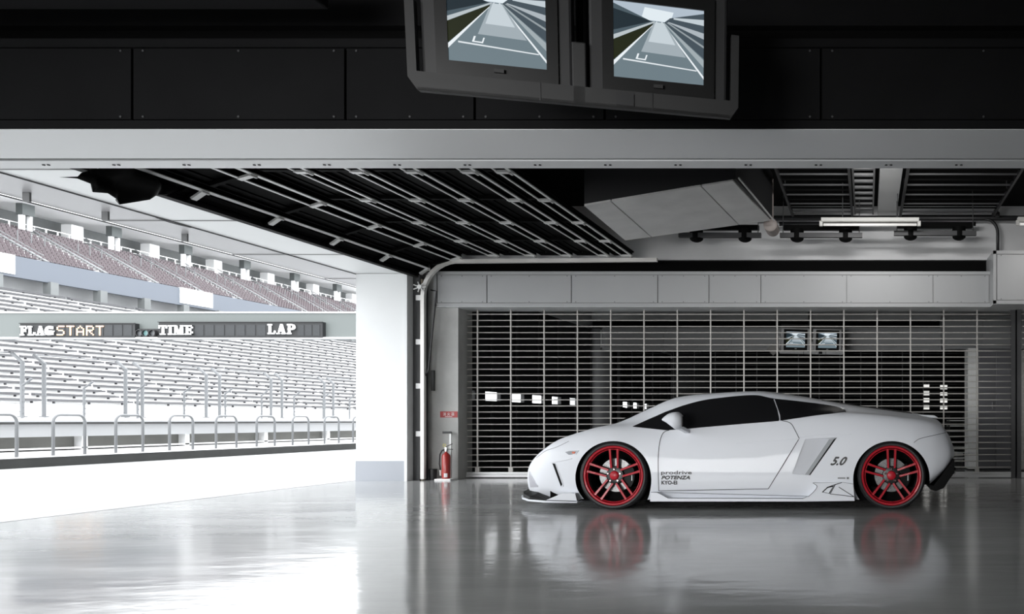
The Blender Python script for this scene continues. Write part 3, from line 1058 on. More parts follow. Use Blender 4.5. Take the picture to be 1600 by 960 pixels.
# debris fence across the track
FX = -62.0
struct('wall_3', MB().box(FX - 0.4, FX + 0.1, 20, 200, -0.05, 1.05), M_stand, 'low white wall under the track fence')
proto = None
for k in range(-1, 9):
    for j, off in enumerate((0, 1.55)):
        y = 58.75 + 8.18 * k + off
        if proto is None:
            b = MB().tube([(0, 0, 0), (0, 0, 4.05), (-0.75, 0, 4.7)], 0.13, 8)
            b.box(-0.2, 0.2, -0.2, 0.2, 0, 0.08)
            proto = b.build('fence_post', mat('fence_post_grey', (0.125, 0.13, 0.135), 0.5))
            o = proto
        else:
            o = proto.copy()
            COL.objects.link(o)
        o.location = (FX, y, 1.05)
        tag(o, 'tall pale fence post with bent tip across the track', 'fence post', 'tall track fence posts')
rl = None
for k in range(-1, 9):
    y0 = 58.75 + 8.18 * k + 1.55
    if rl is None:
        b = MB().tube([(-0.75, 0, 4.7), (-0.75, 6.63, 4.7)], 0.05, 6)
        b.tube([(0, 0, 1.0), (0, 6.63, 1.0)], 0.03, 6)
        b.tube([(0, 0, 0.4), (0, 6.63, 0.4)], 0.03, 6)
        rl = b.build('fence_rail', mat('fence_post_grey', (0.125, 0.13, 0.135), 0.5))
        o = rl
    else:
        o = rl.copy()
        COL.objects.link(o)
    o.location = (FX, y0, 1.05)
    tag(o, 'pale rails spanning between two tall fence posts', 'rail', 'rails of the tall track fence')
sp = None
for k in range(-3, 14):
    if sp is None:
        b = MB().tube([(0, 0, 0), (0, 0, 2.25), (0.25, 0.1, 2.5), (0.45, 0.2, 2.75)], 0.08, 8)
        for j in range(5):
            b.box(0.03, 0.12, -0.03, 0.03, 0.3 + 0.4 * j, 0.38 + 0.4 * j)
        sp = b.build('fence_post', mat('fence_post_grey', (0.125, 0.13, 0.135), 0.5))
        o = sp
    else:
        o = sp.copy()
        COL.objects.link(o)
    o.location = (-58.0, 59.3 + 4.35 * k, 0.95)
    tag(o, 'short pale post with hooked tip in front of the tall fence', 'fence post', 'short hooked fence posts')
struct('wall_4', MB().box(-58.3, -57.8, 30, 200, -0.05, 0.95), M_stand, 'white barrier under the hooked posts')

# gantry with the message boards
GY = 58.0
gs = F / GY
gt = empty('gantry', (-45, GY, 0), 'grey green gantry beam spanning the track', 'gantry')
MB().box(px(-90, GY) + 45, px(700, GY) + 45, 0.35, 1.6, pz(528, GY), pz(488.5, GY)).build('beam', M_gant, gt)
b = MB().box(px(-90, GY) + 45, px(700, GY) + 45, 0.0, 0.35, pz(529.5, GY), pz(527, GY))
b.box(px(-90, GY) + 45, px(700, GY) + 45, 0.25, 1.65, pz(488.5, GY), pz(486.5, GY))
b.build('walkway', M_stand, gt)
for a in (-90, 690):
    MB().box(px(a, GY) + 45 - .6, px(a, GY) + 45 + .6, 0.4, 1.5, 0, pz(488.5, GY)).build('column', M_gant, gt)


def slab(mb, ch, x, z, s, t=0.24, fy=-0.1):
    """one bold slab-serif capital; x,z lower-left corner, s cap height"""
    wdt = {'F': .78, 'L': .78, 'A': .98, 'G': .92, 'T': .86, 'I': .46, 'M': 1.12, 'E': .80, 'P': .84}[ch] * s
    st, hr = 0.22 * s, 0.13 * s

    cnt = [0]

    def bx(a, b_, c, d):
        cnt[0] += 1
        q = cnt[0] * 0.012
        mb.box(x + a, x + b_, fy - q, fy + .06, z + c, z + d)

    def pr(pl):
        cnt[0] += 1
        q = cnt[0] * 0.012
        mb.prism(pl, lambda p: (x + p[0], fy - q, z + p[1]), lambda p: (x + p[0], fy + .06, z + p[1]))
    if ch in 'FLEP':
        bx(0.10 * s, 0.10 * s + st, 0, s)
        bx(0, 0.42 * s, 0, hr)
        bx(0, 0.42 * s, s - hr, s)
    if ch in 'FE':
        bx(0.1 * s, wdt, s - hr, s)
        bx(wdt - .1 * s, wdt, s * .70, s)
        bx(0.3 * s, 0.6 * s, 0.45 * s, 0.58 * s)
        bx(0.54 * s, 0.62 * s, 0.36 * s, 0.67 * s)
    if ch in 'EL':
        bx(0.1 * s, wdt, 0, hr)
        bx(wdt - .1 * s, wdt, 0, s * .34)
    if ch == 'P':
        for k in range(8):
            a0, a1 = PI / 2 - PI * k / 8, PI / 2 - PI * (k + 1) / 8
            ro, ri = 0.30 * s, 0.15 * s
            cx, cz = 0.48 * s, 0.70 * s
            pr([(cx + ro * math.cos(a0) * 1.15, cz + ro * math.sin(a0)), (cx + ro * math.cos(a1) * 1.15, cz + ro * math.sin(a1)),
                (cx + ri * math.cos(a1), cz + ri * math.sin(a1)), (cx + ri * math.cos(a0), cz + ri * math.sin(a0))])
        bx(0.2 * s, 0.5 * s, .87 * s, s)
        bx(0.2 * s, 0.5 * s, .40 * s, .53 * s)
    if ch == 'A':
        pr([(0.10 * s, 0), (0.22 * s, 0), (0.55 * s, s), (0.38 * s, s)])
        pr([(0.64 * s, 0), (0.90 * s, 0), (0.60 * s, s), (0.38 * s, s)])
        bx(0.25 * s, 0.7 * s, 0.26 * s, 0.36 * s)
        bx(0, 0.36 * s, 0, 0.1 * s)
        bx(0.56 * s, 0.98 * s, 0, 0.1 * s)
    if ch == 'G':
        cx, cz = 0.46 * s, 0.5 * s
        for k in range(14):
            a0 = math.radians(50 + 270 * k / 14)
            a1 = math.radians(50 + 270 * (k + 1) / 14)
            pr([(cx + .46 * s * math.cos(a0), cz + .5 * s * math.sin(a0)), (cx + .46 * s * math.cos(a1), cz + .5 * s * math.sin(a1)),
                (cx + .24 * s * math.cos(a1), cz + .36 * s * math.sin(a1)), (cx + .24 * s * math.cos(a0), cz + .36 * s * math.sin(a0))])
        bx(0.62 * s, 0.84 * s, 0.05 * s, 0.46 * s)
        bx(0.50 * s, 0.94 * s, 0.38 * s, 0.50 * s)
        bx(0.72 * s, 0.80 * s, 0.66 * s, 0.98 * s)
    if ch == 'T':
        bx(0.32 * s, 0.32 * s + st, 0, s)
        bx(0, wdt, s - hr, s)
        bx(0, 0.09 * s, 0.68 * s, s)
        bx(wdt - .09 * s, wdt, 0.68 * s, s)
        bx(0.18 * s, 0.68 * s, 0, .11 * s)
    if ch == 'I':
        bx(0.12 * s, 0.12 * s + st, 0, s)
        bx(0, wdt, 0, .12 * s)
        bx(0, wdt, .88 * s, s)
    if ch == 'M':
        bx(0.12 * s, 0.22 * s, 0, s)
        bx(0.78 * s, 1.0 * s, 0, s)
        pr([(0.12 * s, s), (0.36 * s, s), (0.62 * s, 0), (0.48 * s, 0)])
        pr([(0.82 * s, s), (0.94 * s, s), (0.62 * s, 0), (0.50 * s, 0)])
        bx(0.02 * s, 0.32 * s, 0, .09 * s)
        bx(0.70 * s, 1.08 * s, 0, .09 * s)
        bx(0, 0.3 * s, .89 * s, s)
        bx(0.82 * s, 1.12 * s, .89 * s, s)
    return wdt


def word(mb, s_, u0, v1, u1, v0):
    n = MB()
    x = 0
    for ch in s_:
        x += slab(n, ch, x, 0, 1.0) + 0.11
    x -= 0.11
    X0, X1, Z0, Z1 = px(u0, GY), px(u1, GY), pz(v1, GY), pz(v0, GY)
    mb.add([(X0 + p[0] / x * (X1 - X0), GY + p[1], Z0 + p[2] * (Z1 - Z0)) for p in n.v], n.f)


def board(u0, u1, v0, v1, label):
    r = empty('message_board', (0, 0, 0), label, 'sign', 'message boards on the gantry')
    X0, X1, Z0, Z1 = px(u0, GY), px(u1, GY), pz(v1, GY), pz(v0, GY)
    b = MB().box(X0, X1, GY, GY + .35, Z0, Z1)
    b.box(X0 - .03, X1 + .03, GY - .08, GY, Z0 - .02, Z0 + .03)
    b.box(X0 - .03, X1 + .03, GY - .08, GY, Z1 - .03, Z1 + .02)
    b.build('case', M_sign, r)
    return r


def cells(r, u0, u1, n, v0, v1):
    for k in range(n):
        a = u0 + (u1 - u0) * k / n
        c = a + (u1 - u0) / n * 0.82
        MB().box(px(a, GY), px(c, GY), GY - .02, GY, pz(v1, GY), pz(v0, GY)).build('led_cell', M_led0, r)


bd = board(31.5, 211, 505.5, 527.5, 'dark gantry board reading FLAG and START')
cells(bd, 89, 209, 8, 508, 525)
b = MB()
word(b, 'FLAG', 33.5, 524.5, 86, 510)
b.build('lettering', M_letw, bd)
FONT = {'S': ['01111', '10000', '10000', '01110', '00001', '00001', '11110'], 'T': ['11111', '00100', '00100', '00100', '00100', '00100', '00100'],
        'A': ['00100', '01010', '10001', '10001', '11111', '10001', '10001'], 'R': ['11110', '10001', '10001', '11110', '10100', '10010', '10001']}
for i, ch in enumerate('START'):
    b = MB()
    u0 = 90.5 + 15.3 * i
    for rr, row in enumerate(FONT[ch]):
        for cc, vch in enumerate(row):
            if vch == '1':
                uc, vc = u0 + 2.5 * cc, 510.2 + 2.2 * rr
                b.box(px(uc - 1.0, GY), px(uc + 1.0, GY), GY - .05, GY - .02, pz(vc + .95, GY), pz(vc - .95, GY))
    b.build('led_lettering', M_ledo, bd)
bd = board(248, 504, 503.5, 527.5, 'long dark gantry board reading TIME and LAP')
cells(bd, 305, 418, 7, 508, 525)
cells(bd, 465, 502, 3, 508, 525)
b = MB()
word(b, 'TIME', 250, 523.5, 302.5, 509)
word(b, 'LAP', 420, 522.5, 463, 507)
b.build('lettering', M_letw, bd)
sl = empty('signal_light', (0, 0, 0), 'cluster of three round start lamps between the two gantry boards', 'signal light')
MB().box(px(213, GY), px(246, GY), GY + .1, GY + .35, pz(527, GY), pz(514, GY)).build('case', M_sign, sl)
for i, u in enumerate((219, 229, 239.5)):
    MB().lathe([(0.22, -0.2), (0.25, -0.2), (0.25, 0.1), (0.22, 0.1)], (px(u, GY), GY + .05, pz(521, GY)), 'y', 16, closed=True).build('hood', M_blk, sl)
    MB().lathe([(0.21, -0.05), (0.21, 0.05)], (px(u, GY), GY + .05, pz(521, GY)), 'y', 16).build('lens', M_ledc if i == 1 else mat('grey_lens', (.07, .075, .08), .3), sl)

# grandstand
gd = empty('grandstand', (-80, 100, 0), 'pale two tier concrete grandstand across the track', 'grandstand')
GX, GYY = -80, 100
YA, YB = 60, 235


def G(x, y, z):
    return (x - GX, y - GYY, z)


def steps(x0, z0, run, rise, n, y0, y1, zb):
    b = MB()
    for k in range(n):
        xa, xb = x0 - run * k, x0 - run * (k + 1)
        z = z0 + rise * k
        b.box(xb - GX, xa - GX, y0 - GYY, y1 - GYY, (z - rise - 0.3) if k else zb, z)
    return b


NL, RL, HL = 24, 0.85, 0.58
steps(-80, 2.45, RL, HL, NL, YA, YB, 0).build('lower_tier', M_stand, gd)
NU, RU, HU = 12, 0.85, 0.49
UX0, UZ0 = -104.0, 20.7
steps(UX0, UZ0, RU, HU, NU, YA, YB, UZ0 - 1).build('upper_tier', M_stand, gd)
MB().box(UX0 - .5 - GX, UX0 + .1 - GX, YA - GYY, YB - GYY, 18.3, 20.9).build('fascia', M_fascia, gd)
for y, hw_ in ((91, 6.5), (124, 3)):
    MB().box(UX0 - .1 - GX, UX0 + .25 - GX, y - hw_ - GYY, y + hw_ - GYY, 18.6, 20.95).build('sign_panel', M_stand, gd)
b = MB().box(-106.8 - GX, -106.5 - GX, YA - GYY, YB - GYY, 10, 20)
b.box(-106.8 - GX, -100.3 - GX, YA - GYY, YB - GYY, 15.2, 15.6)
b.build('concourse_wall', mat('concourse_grey', (0.30, 0.305, 0.31), 0.7), gd)
for k in range(26):
    b = MB()
    y = 62 + 6.6 * k
    b.box(-104.6 - GX, -103.6 - GX, y - GYY, y + 1.0 - GYY, 15.5, 18.4)
    b.box(-104.6 - GX, -103.8 - GX, y + .9 - GYY, y + 1.2 - GYY, 15.5, 18.4)
    b.build('concourse_pier', M_haze, gd)
b = MB().box(-125 - GX, -114 - GX, YA - GYY, YB - GYY, 25.5, 26.4)
b.build('concourse_floor', M_stand, gd)
b = MB().box(-119.2 - GX, -118.9 - GX, YA - GYY, YB - GYY, 26, 30.5)
b.build('rear_wall', M_haze, gd)
b = MB().box(-120 - GX, -111.5 - GX, YA - GYY, YB - GYY, 29.9, 30.3)
b.build('roof_slab', M_stand, gd)
for k in range(-3, 10):
    y = 107.1 + 12.7 * k
    c = MB().box(-113.6 - GX, -113.1 - GX, y - GYY, y + .45 - GYY, 26.4, 29.2).box(-113.6 - GX, -113.1 - GX, y + 1.1 - GYY, y + 1.4 - GYY, 26.4, 29.2)
    co = c.build('column', M_stand, gd)
    MB().box(-113.8 - GX, -112.9 - GX, y - .1 - GYY, y + 1.5 - GYY, 28.4, 29.9).build('cap', M_cap, co)
    MB().box(-117 - GX, -115.5 - GX, y - 3.6 - GYY, y - 1.8 - GYY, 26.4, 29.3).build('kiosk', M_stand, co)
b = MB()
y = YA
while y < 200:
    b.box(-114.2 - GX, -114.05 - GX, y - GYY, y + .12 - GYY, 26.3, 27.4)
    y += 1.6
b.box(-114.2 - GX, -114.1 - GX, YA - GYY, 200 - GYY, 27.35, 27.45)
b.box(-114.2 - GX, -114.1 - GX, YA - GYY, 200 - GYY, 26.8, 26.86)
b.build('upper_railing', M_stand, gd)
y = 109 - 7.9 * 5
while y < 215:
    b = MB()
    for j in range(3):
        yy = y + 1.8 + 1.7 * j
        b.box(-109.3 - GX, -109.2 - GX, yy - GYY, yy + .08 - GYY, 23.2, 25.3)
    # handrail down each stair
    b.bar(G(UX0, y, UZ0 + .9), G(UX0 - RU * NU, y, UZ0 + HU * NU + .9), 0.1, 0.1)
    b.bar(G(UX0, y + .5, UZ0 + .25), G(UX0 - RU * NU, y + .5, UZ0 + HU * NU + .25), 0.5, 0.12)
    b.build('stair_railing', M_railw, gd)
    y += 7.9

# benches of the lower tier, one object per row and block
bench = None
LAB = 'long grey bench in the rows of the lower grandstand tier'
aisles = [52 + 9.4 * k for k in range(17)]
nb = 0
for k in range(NL):
    for j, y in enumerate(aisles):
        sh_ = (k * 0.22) % 9.4
        yy = y - k * 0.7 + 8
        X = -80 - RL * k - 0.5
        u0 = CU + F * X / (yy + 8.4)
        u1 = CU + F * X / yy
        if u0 < -25 or u1 > 575:
            continue
        if bench is None:
            b = MB().box(-0.2, 0.2, 0, 8.8, 0.22, 0.42)
            b.box(-0.24, -0.2, 0, 8.8, 0.40, 0.48)
            b.box(-0.12, 0.12, 0.4, 0.46, 0, 0.3).box(-0.12, 0.12, 4, 4.06, 0, 0.3).box(-0.12, 0.12, 7.7, 7.76, 0, 0.3)
            bench = b.build('bleacher_bench', M_bench)
            o = bench
        else:
            o = bench.copy()
            COL.objects.link(o)
        o.location = (X, yy, 2.45 + HL * k)
        tag(o, LAB, 'bench', 'benches of the lower grandstand tier')
        nb += 1

# seats of the upper tier
spots = []
for k in range(NU):
    X = UX0 - RU * k - 0.45
    y = 95.0
    while y < 205:
        ph = (y - (109 - 79)) % 7.9
        if 0.5 < ph < 7.4:
            u = CU + F * X / y
            if -20 < u < 560:
                spots.append((X, y, UZ0 + HU * k))
        y += 0.62
spots.sort(key=lambda s: s[1])


def seat_mb(b, x, y, z):
    b.box(x - .22, x + .2, y - .24, y + .24, z + .34, z + .42)
    b.box(x - .28, x - .2, y - .24, y + .24, z + .42, z + .78)
    b.box(x - .05, x + .05, y - .05, y + .05, z, z + .34)


s0 = MB()
seat_mb(s0, 0, 0, 0)
seat0 = s0.build('stadium_seat', M_seat)
for i, (x, y, z) in enumerate(spots[:290]):
    o = seat0 if i == 0 else seat0.copy()
    if i:
        COL.objects.link(o)
    o.location = (x, y, z)
    tag(o, 'mauve stadium seat in the upper grandstand tier', 'seat', 'mauve seats of the upper tier')
b = MB()
for x, y, z in spots[290:]:
    seat_mb(b, x, y, z)
tag(b.build('stadium_seats', M_seat), 'many mauve seats further along the upper grandstand tier', 'seats', kind='stuff')

# ------------------------------------------------------------------ the car
YN = 7.30                     # near side plane of the body
HW = 0.95                     # half width
WXF, WXR, WZ, WR = -2.322, 0.229, 0.311, 0.315
M_paint = mat('white_car_paint', (0.74, 0.76, 0.80), 0.55, coat=0.12, spec=0.35)
M_glass = mat('black_car_glass', (0.010, 0.010, 0.011), 0.3, spec=0.07)
M_gap = mat('panel_gap', (0.02, 0.02, 0.02), 0.7, spec=0.1)
M_plast = mat('black_plastic', (0.004, 0.004, 0.004), 0.45, spec=0.1)
M_well = mat('wheel_well_black', (0.005, 0.005, 0.005), 0.9, spec=0.05)
M_tyre = mat('tyre_rubber', (0.018, 0.018, 0.019), 0.55)
M_rim = mat('rim_red', (0.42, 0.010, 0.022), 0.42, coat=0.1, spec=0.3)
M_rimd = mat('rim_black', (0.008, 0.008, 0.008), 0.4)
M_disc = mat('brake_disc', (0.16, 0.16, 0.16), 0.35, metal=0.6)
M_decal = mat('decal_black', (0.01, 0.01, 0.01), 0.5)

ST = [  # X, widths w0..w7 (from near plane), heights z0..z8
    (-3.365, (.82, .77, .75, .77, .80, .84, .87, .91), (.15, .20, .27, .31, .33, .335, .337, .338, .338)),
    (-3.31, (.60, .53, .51, .54, .61, .69, .77, .87), (.11, .17, .28, .35, .385, .395, .40, .40, .40)),
    (-3.20, (.42, .34, .32, .35, .41, .55, .68, .82), (.09, .18, .30, .40, .455, .465, .465, .465, .465)),
    (-3.05, (.28, .20, .175, .20, .27, .42, .58, .78), (.09, .18, .32, .46, .545, .56, .55, .545, .54)),
    (-2.90, (.20, .13, .10, .12, .20, .36, .54, .75), (.09, .18, .34, .52, .625, .635, .62, .61, .605)),
    (-2.70, (.13, .07, .045, .065, .16, .33, .52, .74), (.09, .19, .38, .57, .69, .705, .685, .67, .67)),
    (-2.50, (.10, .035, .018, .035, .14, .31, .48, .74), (.09, .20, .40, .60, .735, .765, .755, .74, .735)),
    (-2.32, (.10, .025, .008, .03, .12, .26, .40, .70), (.09, .20, .41, .61, .745, .79, .825, .83, .83)),
    (-2.10, (.10, .03, .02, .045, .12, .23, .37, .65), (.085, .20, .42, .61, .738, .82, .915, .95, .955)),
    (-1.82, (.10, .035, .03, .055, .12, .21, .35, .60), (.085, .20, .42, .60, .728, .86, 1.015, 1.055, 1.065)),
    (-1.50, (.10, .04, .035, .06, .12, .21, .35, .60), (.085, .20, .42, .60, .755, .90, 1.055, 1.085, 1.095)),
    (-1.08, (.10, .04, .035, .06, .12, .22, .36, .60), (.085, .20, .42, .62, .79, .93, 1.078, 1.105, 1.115)),
    (-0.70, (.10, .04, .035, .055, .12, .23, .37, .60), (.085, .20, .42, .63, .825, .93, 1.035, 1.060, 1.070)),
    (-0.35, (.10, .04, .03, .05, .13, .26, .40, .65), (.085, .20, .42, .65, .865, .925, .985, 1.003, 1.01)),
    (-0.10, (.10, .04, .02, .04, .13, .27, .42, .67), (.085, .20, .42, .66, .865, .90, .945, .965, .972)),
    (0.15, (.10, .03, .008, .03, .13, .28, .44, .68), (.085, .20, .42, .66, .85, .875, .905, .93, .937)),
    (0.40, (.12, .03, .012, .03, .13, .28, .45, .70), (.10, .20, .42, .65, .82, .850, .875, .898, .905)),
    (0.58, (.16, .07, .045, .06, .15, .30, .46, .70), (.22, .28, .42, .63, .79, .832, .852, .868, .877)),
    (0.70, (.20, .12, .095, .11, .20, .34, .50, .72), (.32, .36, .45, .61, .745, .79, .812, .828, .836)),
    (0.78, (.26, .19, .16, .18, .26, .39, .55, .75), (.40, .43, .49, .58, .66, .69, .70, .71, .715)),
    (0.845, (.46, .42, .40, .42, .48, .58, .68, .80), (.46, .475, .50, .53, .56, .57, .575, .58, .58)),
]


def pchip(xs, ys):
    n = len(xs)
    h = [xs[i + 1] - xs[i] for i in range(n - 1)]
    d = [(ys[i + 1] - ys[i]) / h[i] for i in range(n - 1)]
    m = [d[0]] + [0.0] * (n - 2) + [d[-1]]
    for i in range(1, n - 1):
        if d[i - 1] * d[i] > 0:
            w1, w2 = 2 * h[i] + h[i - 1], h[i] + 2 * h[i - 1]
            m[i] = (w1 + w2) / (w1 / d[i - 1] + w2 / d[i])

    def f(x):
        x = min(max(x, xs[0]), xs[-1])
        i = 0
        while i < n - 2 and x > xs[i + 1]:
            i += 1
        t = (x - xs[i]) / h[i]
        return ((2 * t ** 3 - 3 * t ** 2 + 1) * ys[i] + (t ** 3 - 2 * t ** 2 + t) * h[i] * m[i] +
                (-2 * t ** 3 + 3 * t ** 2) * ys[i + 1] + (t ** 3 - t ** 2) * h[i] * m[i + 1])
    return f


XS = [s[0] for s in ST]
WF = [pchip(XS, [s[1][k] for s in ST]) for k in range(8)] + [lambda x: HW]
ZF = [pchip(XS, [s[2][k] for s in ST]) for k in range(9)]


def section(x, sub=6):
    P = [Vector((WF[k](x), ZF[k](x))) for k in range(9)]
    pts = []
    Q = [P[0] * 2 - P[1]] + P + [Vector((2 * HW - P[7].x, P[7].y))]
    for i in range(1, len(Q) - 2):
        p0, p1, p2, p3 = Q[i - 1:i + 3]
        t0 = 0.0
        t1 = t0 + max((p1 - p0).length, 1e-4) ** 0.5
        t2 = t1 + max((p2 - p1).length, 1e-4) ** 0.5
        t3 = t2 + max((p3 - p2).length, 1e-4) ** 0.5
        for s in range(sub):
            t = t1 + (t2 - t1) * s / sub
            A1 = p0 * ((t1 - t) / (t1 - t0)) + p1 * ((t - t0) / (t1 - t0))
            A2 = p1 * ((t2 - t) / (t2 - t1)) + p2 * ((t - t1) / (t2 - t1))
            A3 = p2 * ((t3 - t) / (t3 - t2)) + p3 * ((t - t2) / (t3 - t2))
            B1 = A1 * ((t2 - t) / (t2 - t0)) + A2 * ((t - t0) / (t2 - t0))
            B2 = A2 * ((t3 - t) / (t3 - t1)) + A3 * ((t - t1) / (t3 - t1))
            pts.append(B1 * ((t2 - t) / (t2 - t1)) + B2 * ((t - t1) / (t2 - t1)))
    pts.append(P[8])
    return pts


xs = []
x = XS[0]
while x < XS[-1]:
    xs.append(x)
    x += 0.012 if (x < -3.1 or x > 0.55) else 0.028
xs.append(XS[-1])
verts, faces = [], []
NS = None
for x in xs:
    s = section(x)
    full = [(p.x, p.y) for p in s] + [(2 * HW - p.x, p.y) for p in reversed(s[:-1])]
    NS = len(full)
    verts += [(x, YN + a, b) for a, b in full]
for i in range(len(xs) - 1):
    for k in range(NS):
        k2 = (k + 1) % NS
        faces.append((i * NS + k, i * NS + k2, (i + 1) * NS + k2, (i + 1) * NS + k))
faces.append(tuple(reversed(range(NS))))
faces.append(tuple((len(xs) - 1) * NS + k for k in range(NS)))
BVH = BVHTree.FromPolygons([Vector(v) for v in verts], faces)
CAMP = Vector((0, 0, EYE))


def hit(u, v):
    """where the line of sight through a pixel meets the body, with the outward normal"""
    d = Vector(((u - CU) / F, 1, -(v - CV) / F)).normalized()
    loc, n, _, _ = BVH.ray_cast(CAMP, d)
    if loc is None:
        loc, n, _, _ = BVH.find_nearest(CAMP + d * (7.55 / d.y))
    if n.dot(d) > 0:
        n = -n
    return loc, n


def side(x, z, far=False):
    """point on the near (or far) flank at length x and height z"""
    loc, n, _, _ = BVH.ray_cast(Vector((x, 5.0, z)), Vector((0, 1, 0)))
    if loc is None:
        loc, n, _, _ = BVH.find_nearest(Vector((x, YN, z)))
    if n.y > 0:
        n = -n
    return loc, n


car = empty('sports_car', ((WXF + WXR) / 2, YN + HW, 0), 'low white two door sports car with red wheels parked before the grille', 'car')
OC = car.location.copy()


def loc_build(mb, name, m, parent=None, **k):
    vs = [(p[0] - OC.x, p[1] - OC.y, p[2]) for p in mb.v]
    mb.v = vs
    o = mb.build(name, m, parent or car, **k)
    if getattr(mb, 'twin', False):          # the same piece on the far flank
        mb.v = [(p[0], -p[1], p[2]) for p in vs]
        mb.f = [tuple(reversed(f)) for f in mb.f]
        mb.build(name, m, parent or car, **k)
    return o


def mirror(mb):
    mb.twin = True
    return mb


def smooth_poly(pts, sub=4, closed=False):
    P = [Vector(p) for p in pts]
    n = len(P)
    out = []
    rng = n if closed else n - 1
    for i in range(rng):
        p0 = P[(i - 1) % n] if (closed or i > 0) else P[0] * 2 - P[1]
        p1, p2 = P[i], P[(i + 1) % n]
        p3 = P[(i + 2) % n] if (closed or i < n - 2) else P[-1] * 2 - P[-2]
        for s in range(sub):
            t = s / sub
            out.append(0.5 * ((2 * p1) + (p2 - p0) * t + (2 * p0 - 5 * p1 + 4 * p2 - p3) * t * t + (3 * p1 - p0 - 3 * p2 + p3) * t ** 3))
    if not closed:
        out.append(P[-1])
    return out


def densify(pts, step=3.0):
    out = []
    n = len(pts)
    for i in range(n):
        a, b = Vector(pts[i]), Vector(pts[(i + 1) % n])
        k = max(1, int((b - a).length / step))
        out += [a.lerp(b, j / k) for j in range(k)]
    return out


def patch(name, outline, m, off=0.004, parent=None, step=4.0, thick=0.003, proj=hit, dens=3.0, both=True, build=True):
    """a thin panel that follows the body inside a pixel outline"""
    ol = densify(outline, dens)
    n = len(ol)
    x0, x1 = min(p.x for p in ol), max(p.x for p in ol)
    y0, y1 = min(p.y for p in ol), max(p.y for p in ol)
    pts = list(ol)
    xx = x0 + step / 2
    while xx < x1:
        yy = y0 + step / 2
        while yy < y1:
            pts.append(Vector((xx, yy)))
            yy += step
        xx += step
    vv, _, ff, _, _, _ = delaunay_2d_cdt(pts, [(i, (i + 1) % n) for i in range(n)], [], 1, 1e-5)
    top, bot = [], []
    for p in vv:
        l, nn = proj(p.x, p.y)
        top.append(l + nn * off)
        bot.append(l + nn * (off - thick - 0.003))
    mb = MB().add(top, ff)
    # rim
    cnt = {}
    for f in ff:
        for a, b in zip(f, f[1:] + f[:1]):
            cnt[(a, b)] = 1
    rim = [(a, b) for (a, b) in cnt if (b, a) not in cnt]
    N = len(top)
    mb.v += [tuple(p) for p in bot]
    mb.f += [(a, b, b + N, a + N) for a, b in rim]
    mb.m += [0] * len(rim)
    if both:
        mirror(mb)
    if build:
        return loc_build(mb, name, m, parent, angle=35)
    return mb


def ribbon(mb, pts, wd=0.0028, proj=hit, sub=6, smooth=True, off=0.0012):
    pp_ = smooth_poly(pts, sub) if smooth else densify(list(pts), 3)[:-1]
    P = []
    for p in pp_:
        l, nn = proj(p[0], p[1])
        P.append(l + nn * off)
    mb.tube(P, wd, 6)
    return mb


# --- body shell with cut wheel arches
me = bpy.data.meshes.new('body')
me.from_pydata([(v[0] - OC.x, v[1] - OC.y, v[2]) for v in verts], [], faces)
me.materials.append(M_paint)
me.materials.append(M_well)
bm = bmesh.new()
bm.from_mesh(me)
bmesh.ops.recalc_face_normals(bm, faces=bm.faces[:])
bm.to_mesh(me)
bm.free()
body = bpy.data.objects.new('body', me)
COL.objects.link(body)
body.parent = car
AR, AZ = 0.352, 0.277
cut = MB()
for wx in (WXF, WXR):
    for s in (-1, 1):
        c = [(wx - OC.x + AR * math.cos(2 * PI * k / 64), AZ + AR * math.sin(2 * PI * k / 64)) for k in range(64)]
        y0, y1 = s * (HW + 0.2), s * (HW - 0.34)
        cut.prism(c, lambda p: (p[0], y0, p[1]), lambda p: (p[0], y1, p[1]))
cutter = cut.build('cutter', M_well)
# air intake ramp behind the door
ik = []


def rl_pt(u, v, dep):
    l, n = hit(u, v)
    return Vector((l.x - OC.x, l.y - OC.y + dep, l.z))


wm = MB()
A, B = rl_pt(1258, 686.5, 0.002), rl_pt(1238, 741, 0.002)
C, D_ = rl_pt(1266, 743, 0.075), rl_pt(1308, 684, 0.075)
o4 = [Vector((p.x, -HW - 0.15, p.z)) for p in (A, B, C, D_)]
for sgn in (1, -1):
    vs = [Vector((p.x, p.y * sgn, p.z)) for p in o4 + [A, B, C, D_]]
    wm.add(vs, [(0, 1, 2, 3), (4, 7, 6, 5), (0, 4, 5, 1), (1, 5, 6, 2), (2, 6, 7, 3), (3, 7, 4, 0)])
cut2 = wm.build('cutter2', M_paint)
for cobj in (cutter, cut2):
    cobj.parent = car
    bpy.context.view_layer.update()
    md = body.modifiers.new('cut', 'BOOLEAN')
    md.object = cobj
    md.operation = 'DIFFERENCE'
    md.solver = 'EXACT'
    dg = bpy.context.evaluated_depsgraph_get()
    dg.update()
    nm = bpy.data.meshes.new_from_object(body.evaluated_get(dg))
    body.modifiers.clear()
    body.data = nm
    bpy.data.objects.remove(cobj)
me = body.data
while len(me.materials) < 2:
    me.materials.append(M_well)
me.materials[0] = M_paint
me.materials[1] = M_well
for p in me.polygons:
    c = p.center
    p.material_index = 0
    for wx in (WXF, WXR):
        r = math.hypot(c.x + OC.x - wx, c.z - AZ)
        if abs(c.y) > HW - 0.36 and r < AR + 0.004 and (abs(p.normal.y) < 0.5 or abs(abs(c.y) - (HW - .34)) < 0.004):
            if abs(abs(c.y) - (HW - .34)) < 0.004 or abs(r - AR) < 0.006:
                p.material_index = 1
bm = bmesh.new()
bm.from_mesh(me)
for f in bm.faces:
    f.smooth = True
for e in bm.edges:
    if len(e.link_faces) == 2 and (e.calc_face_angle(0) > math.radians(28) or e.link_faces[0].material_index != e.link_faces[1].material_index):
        e.smooth = False
bm.to_mesh(me)
bm.free()

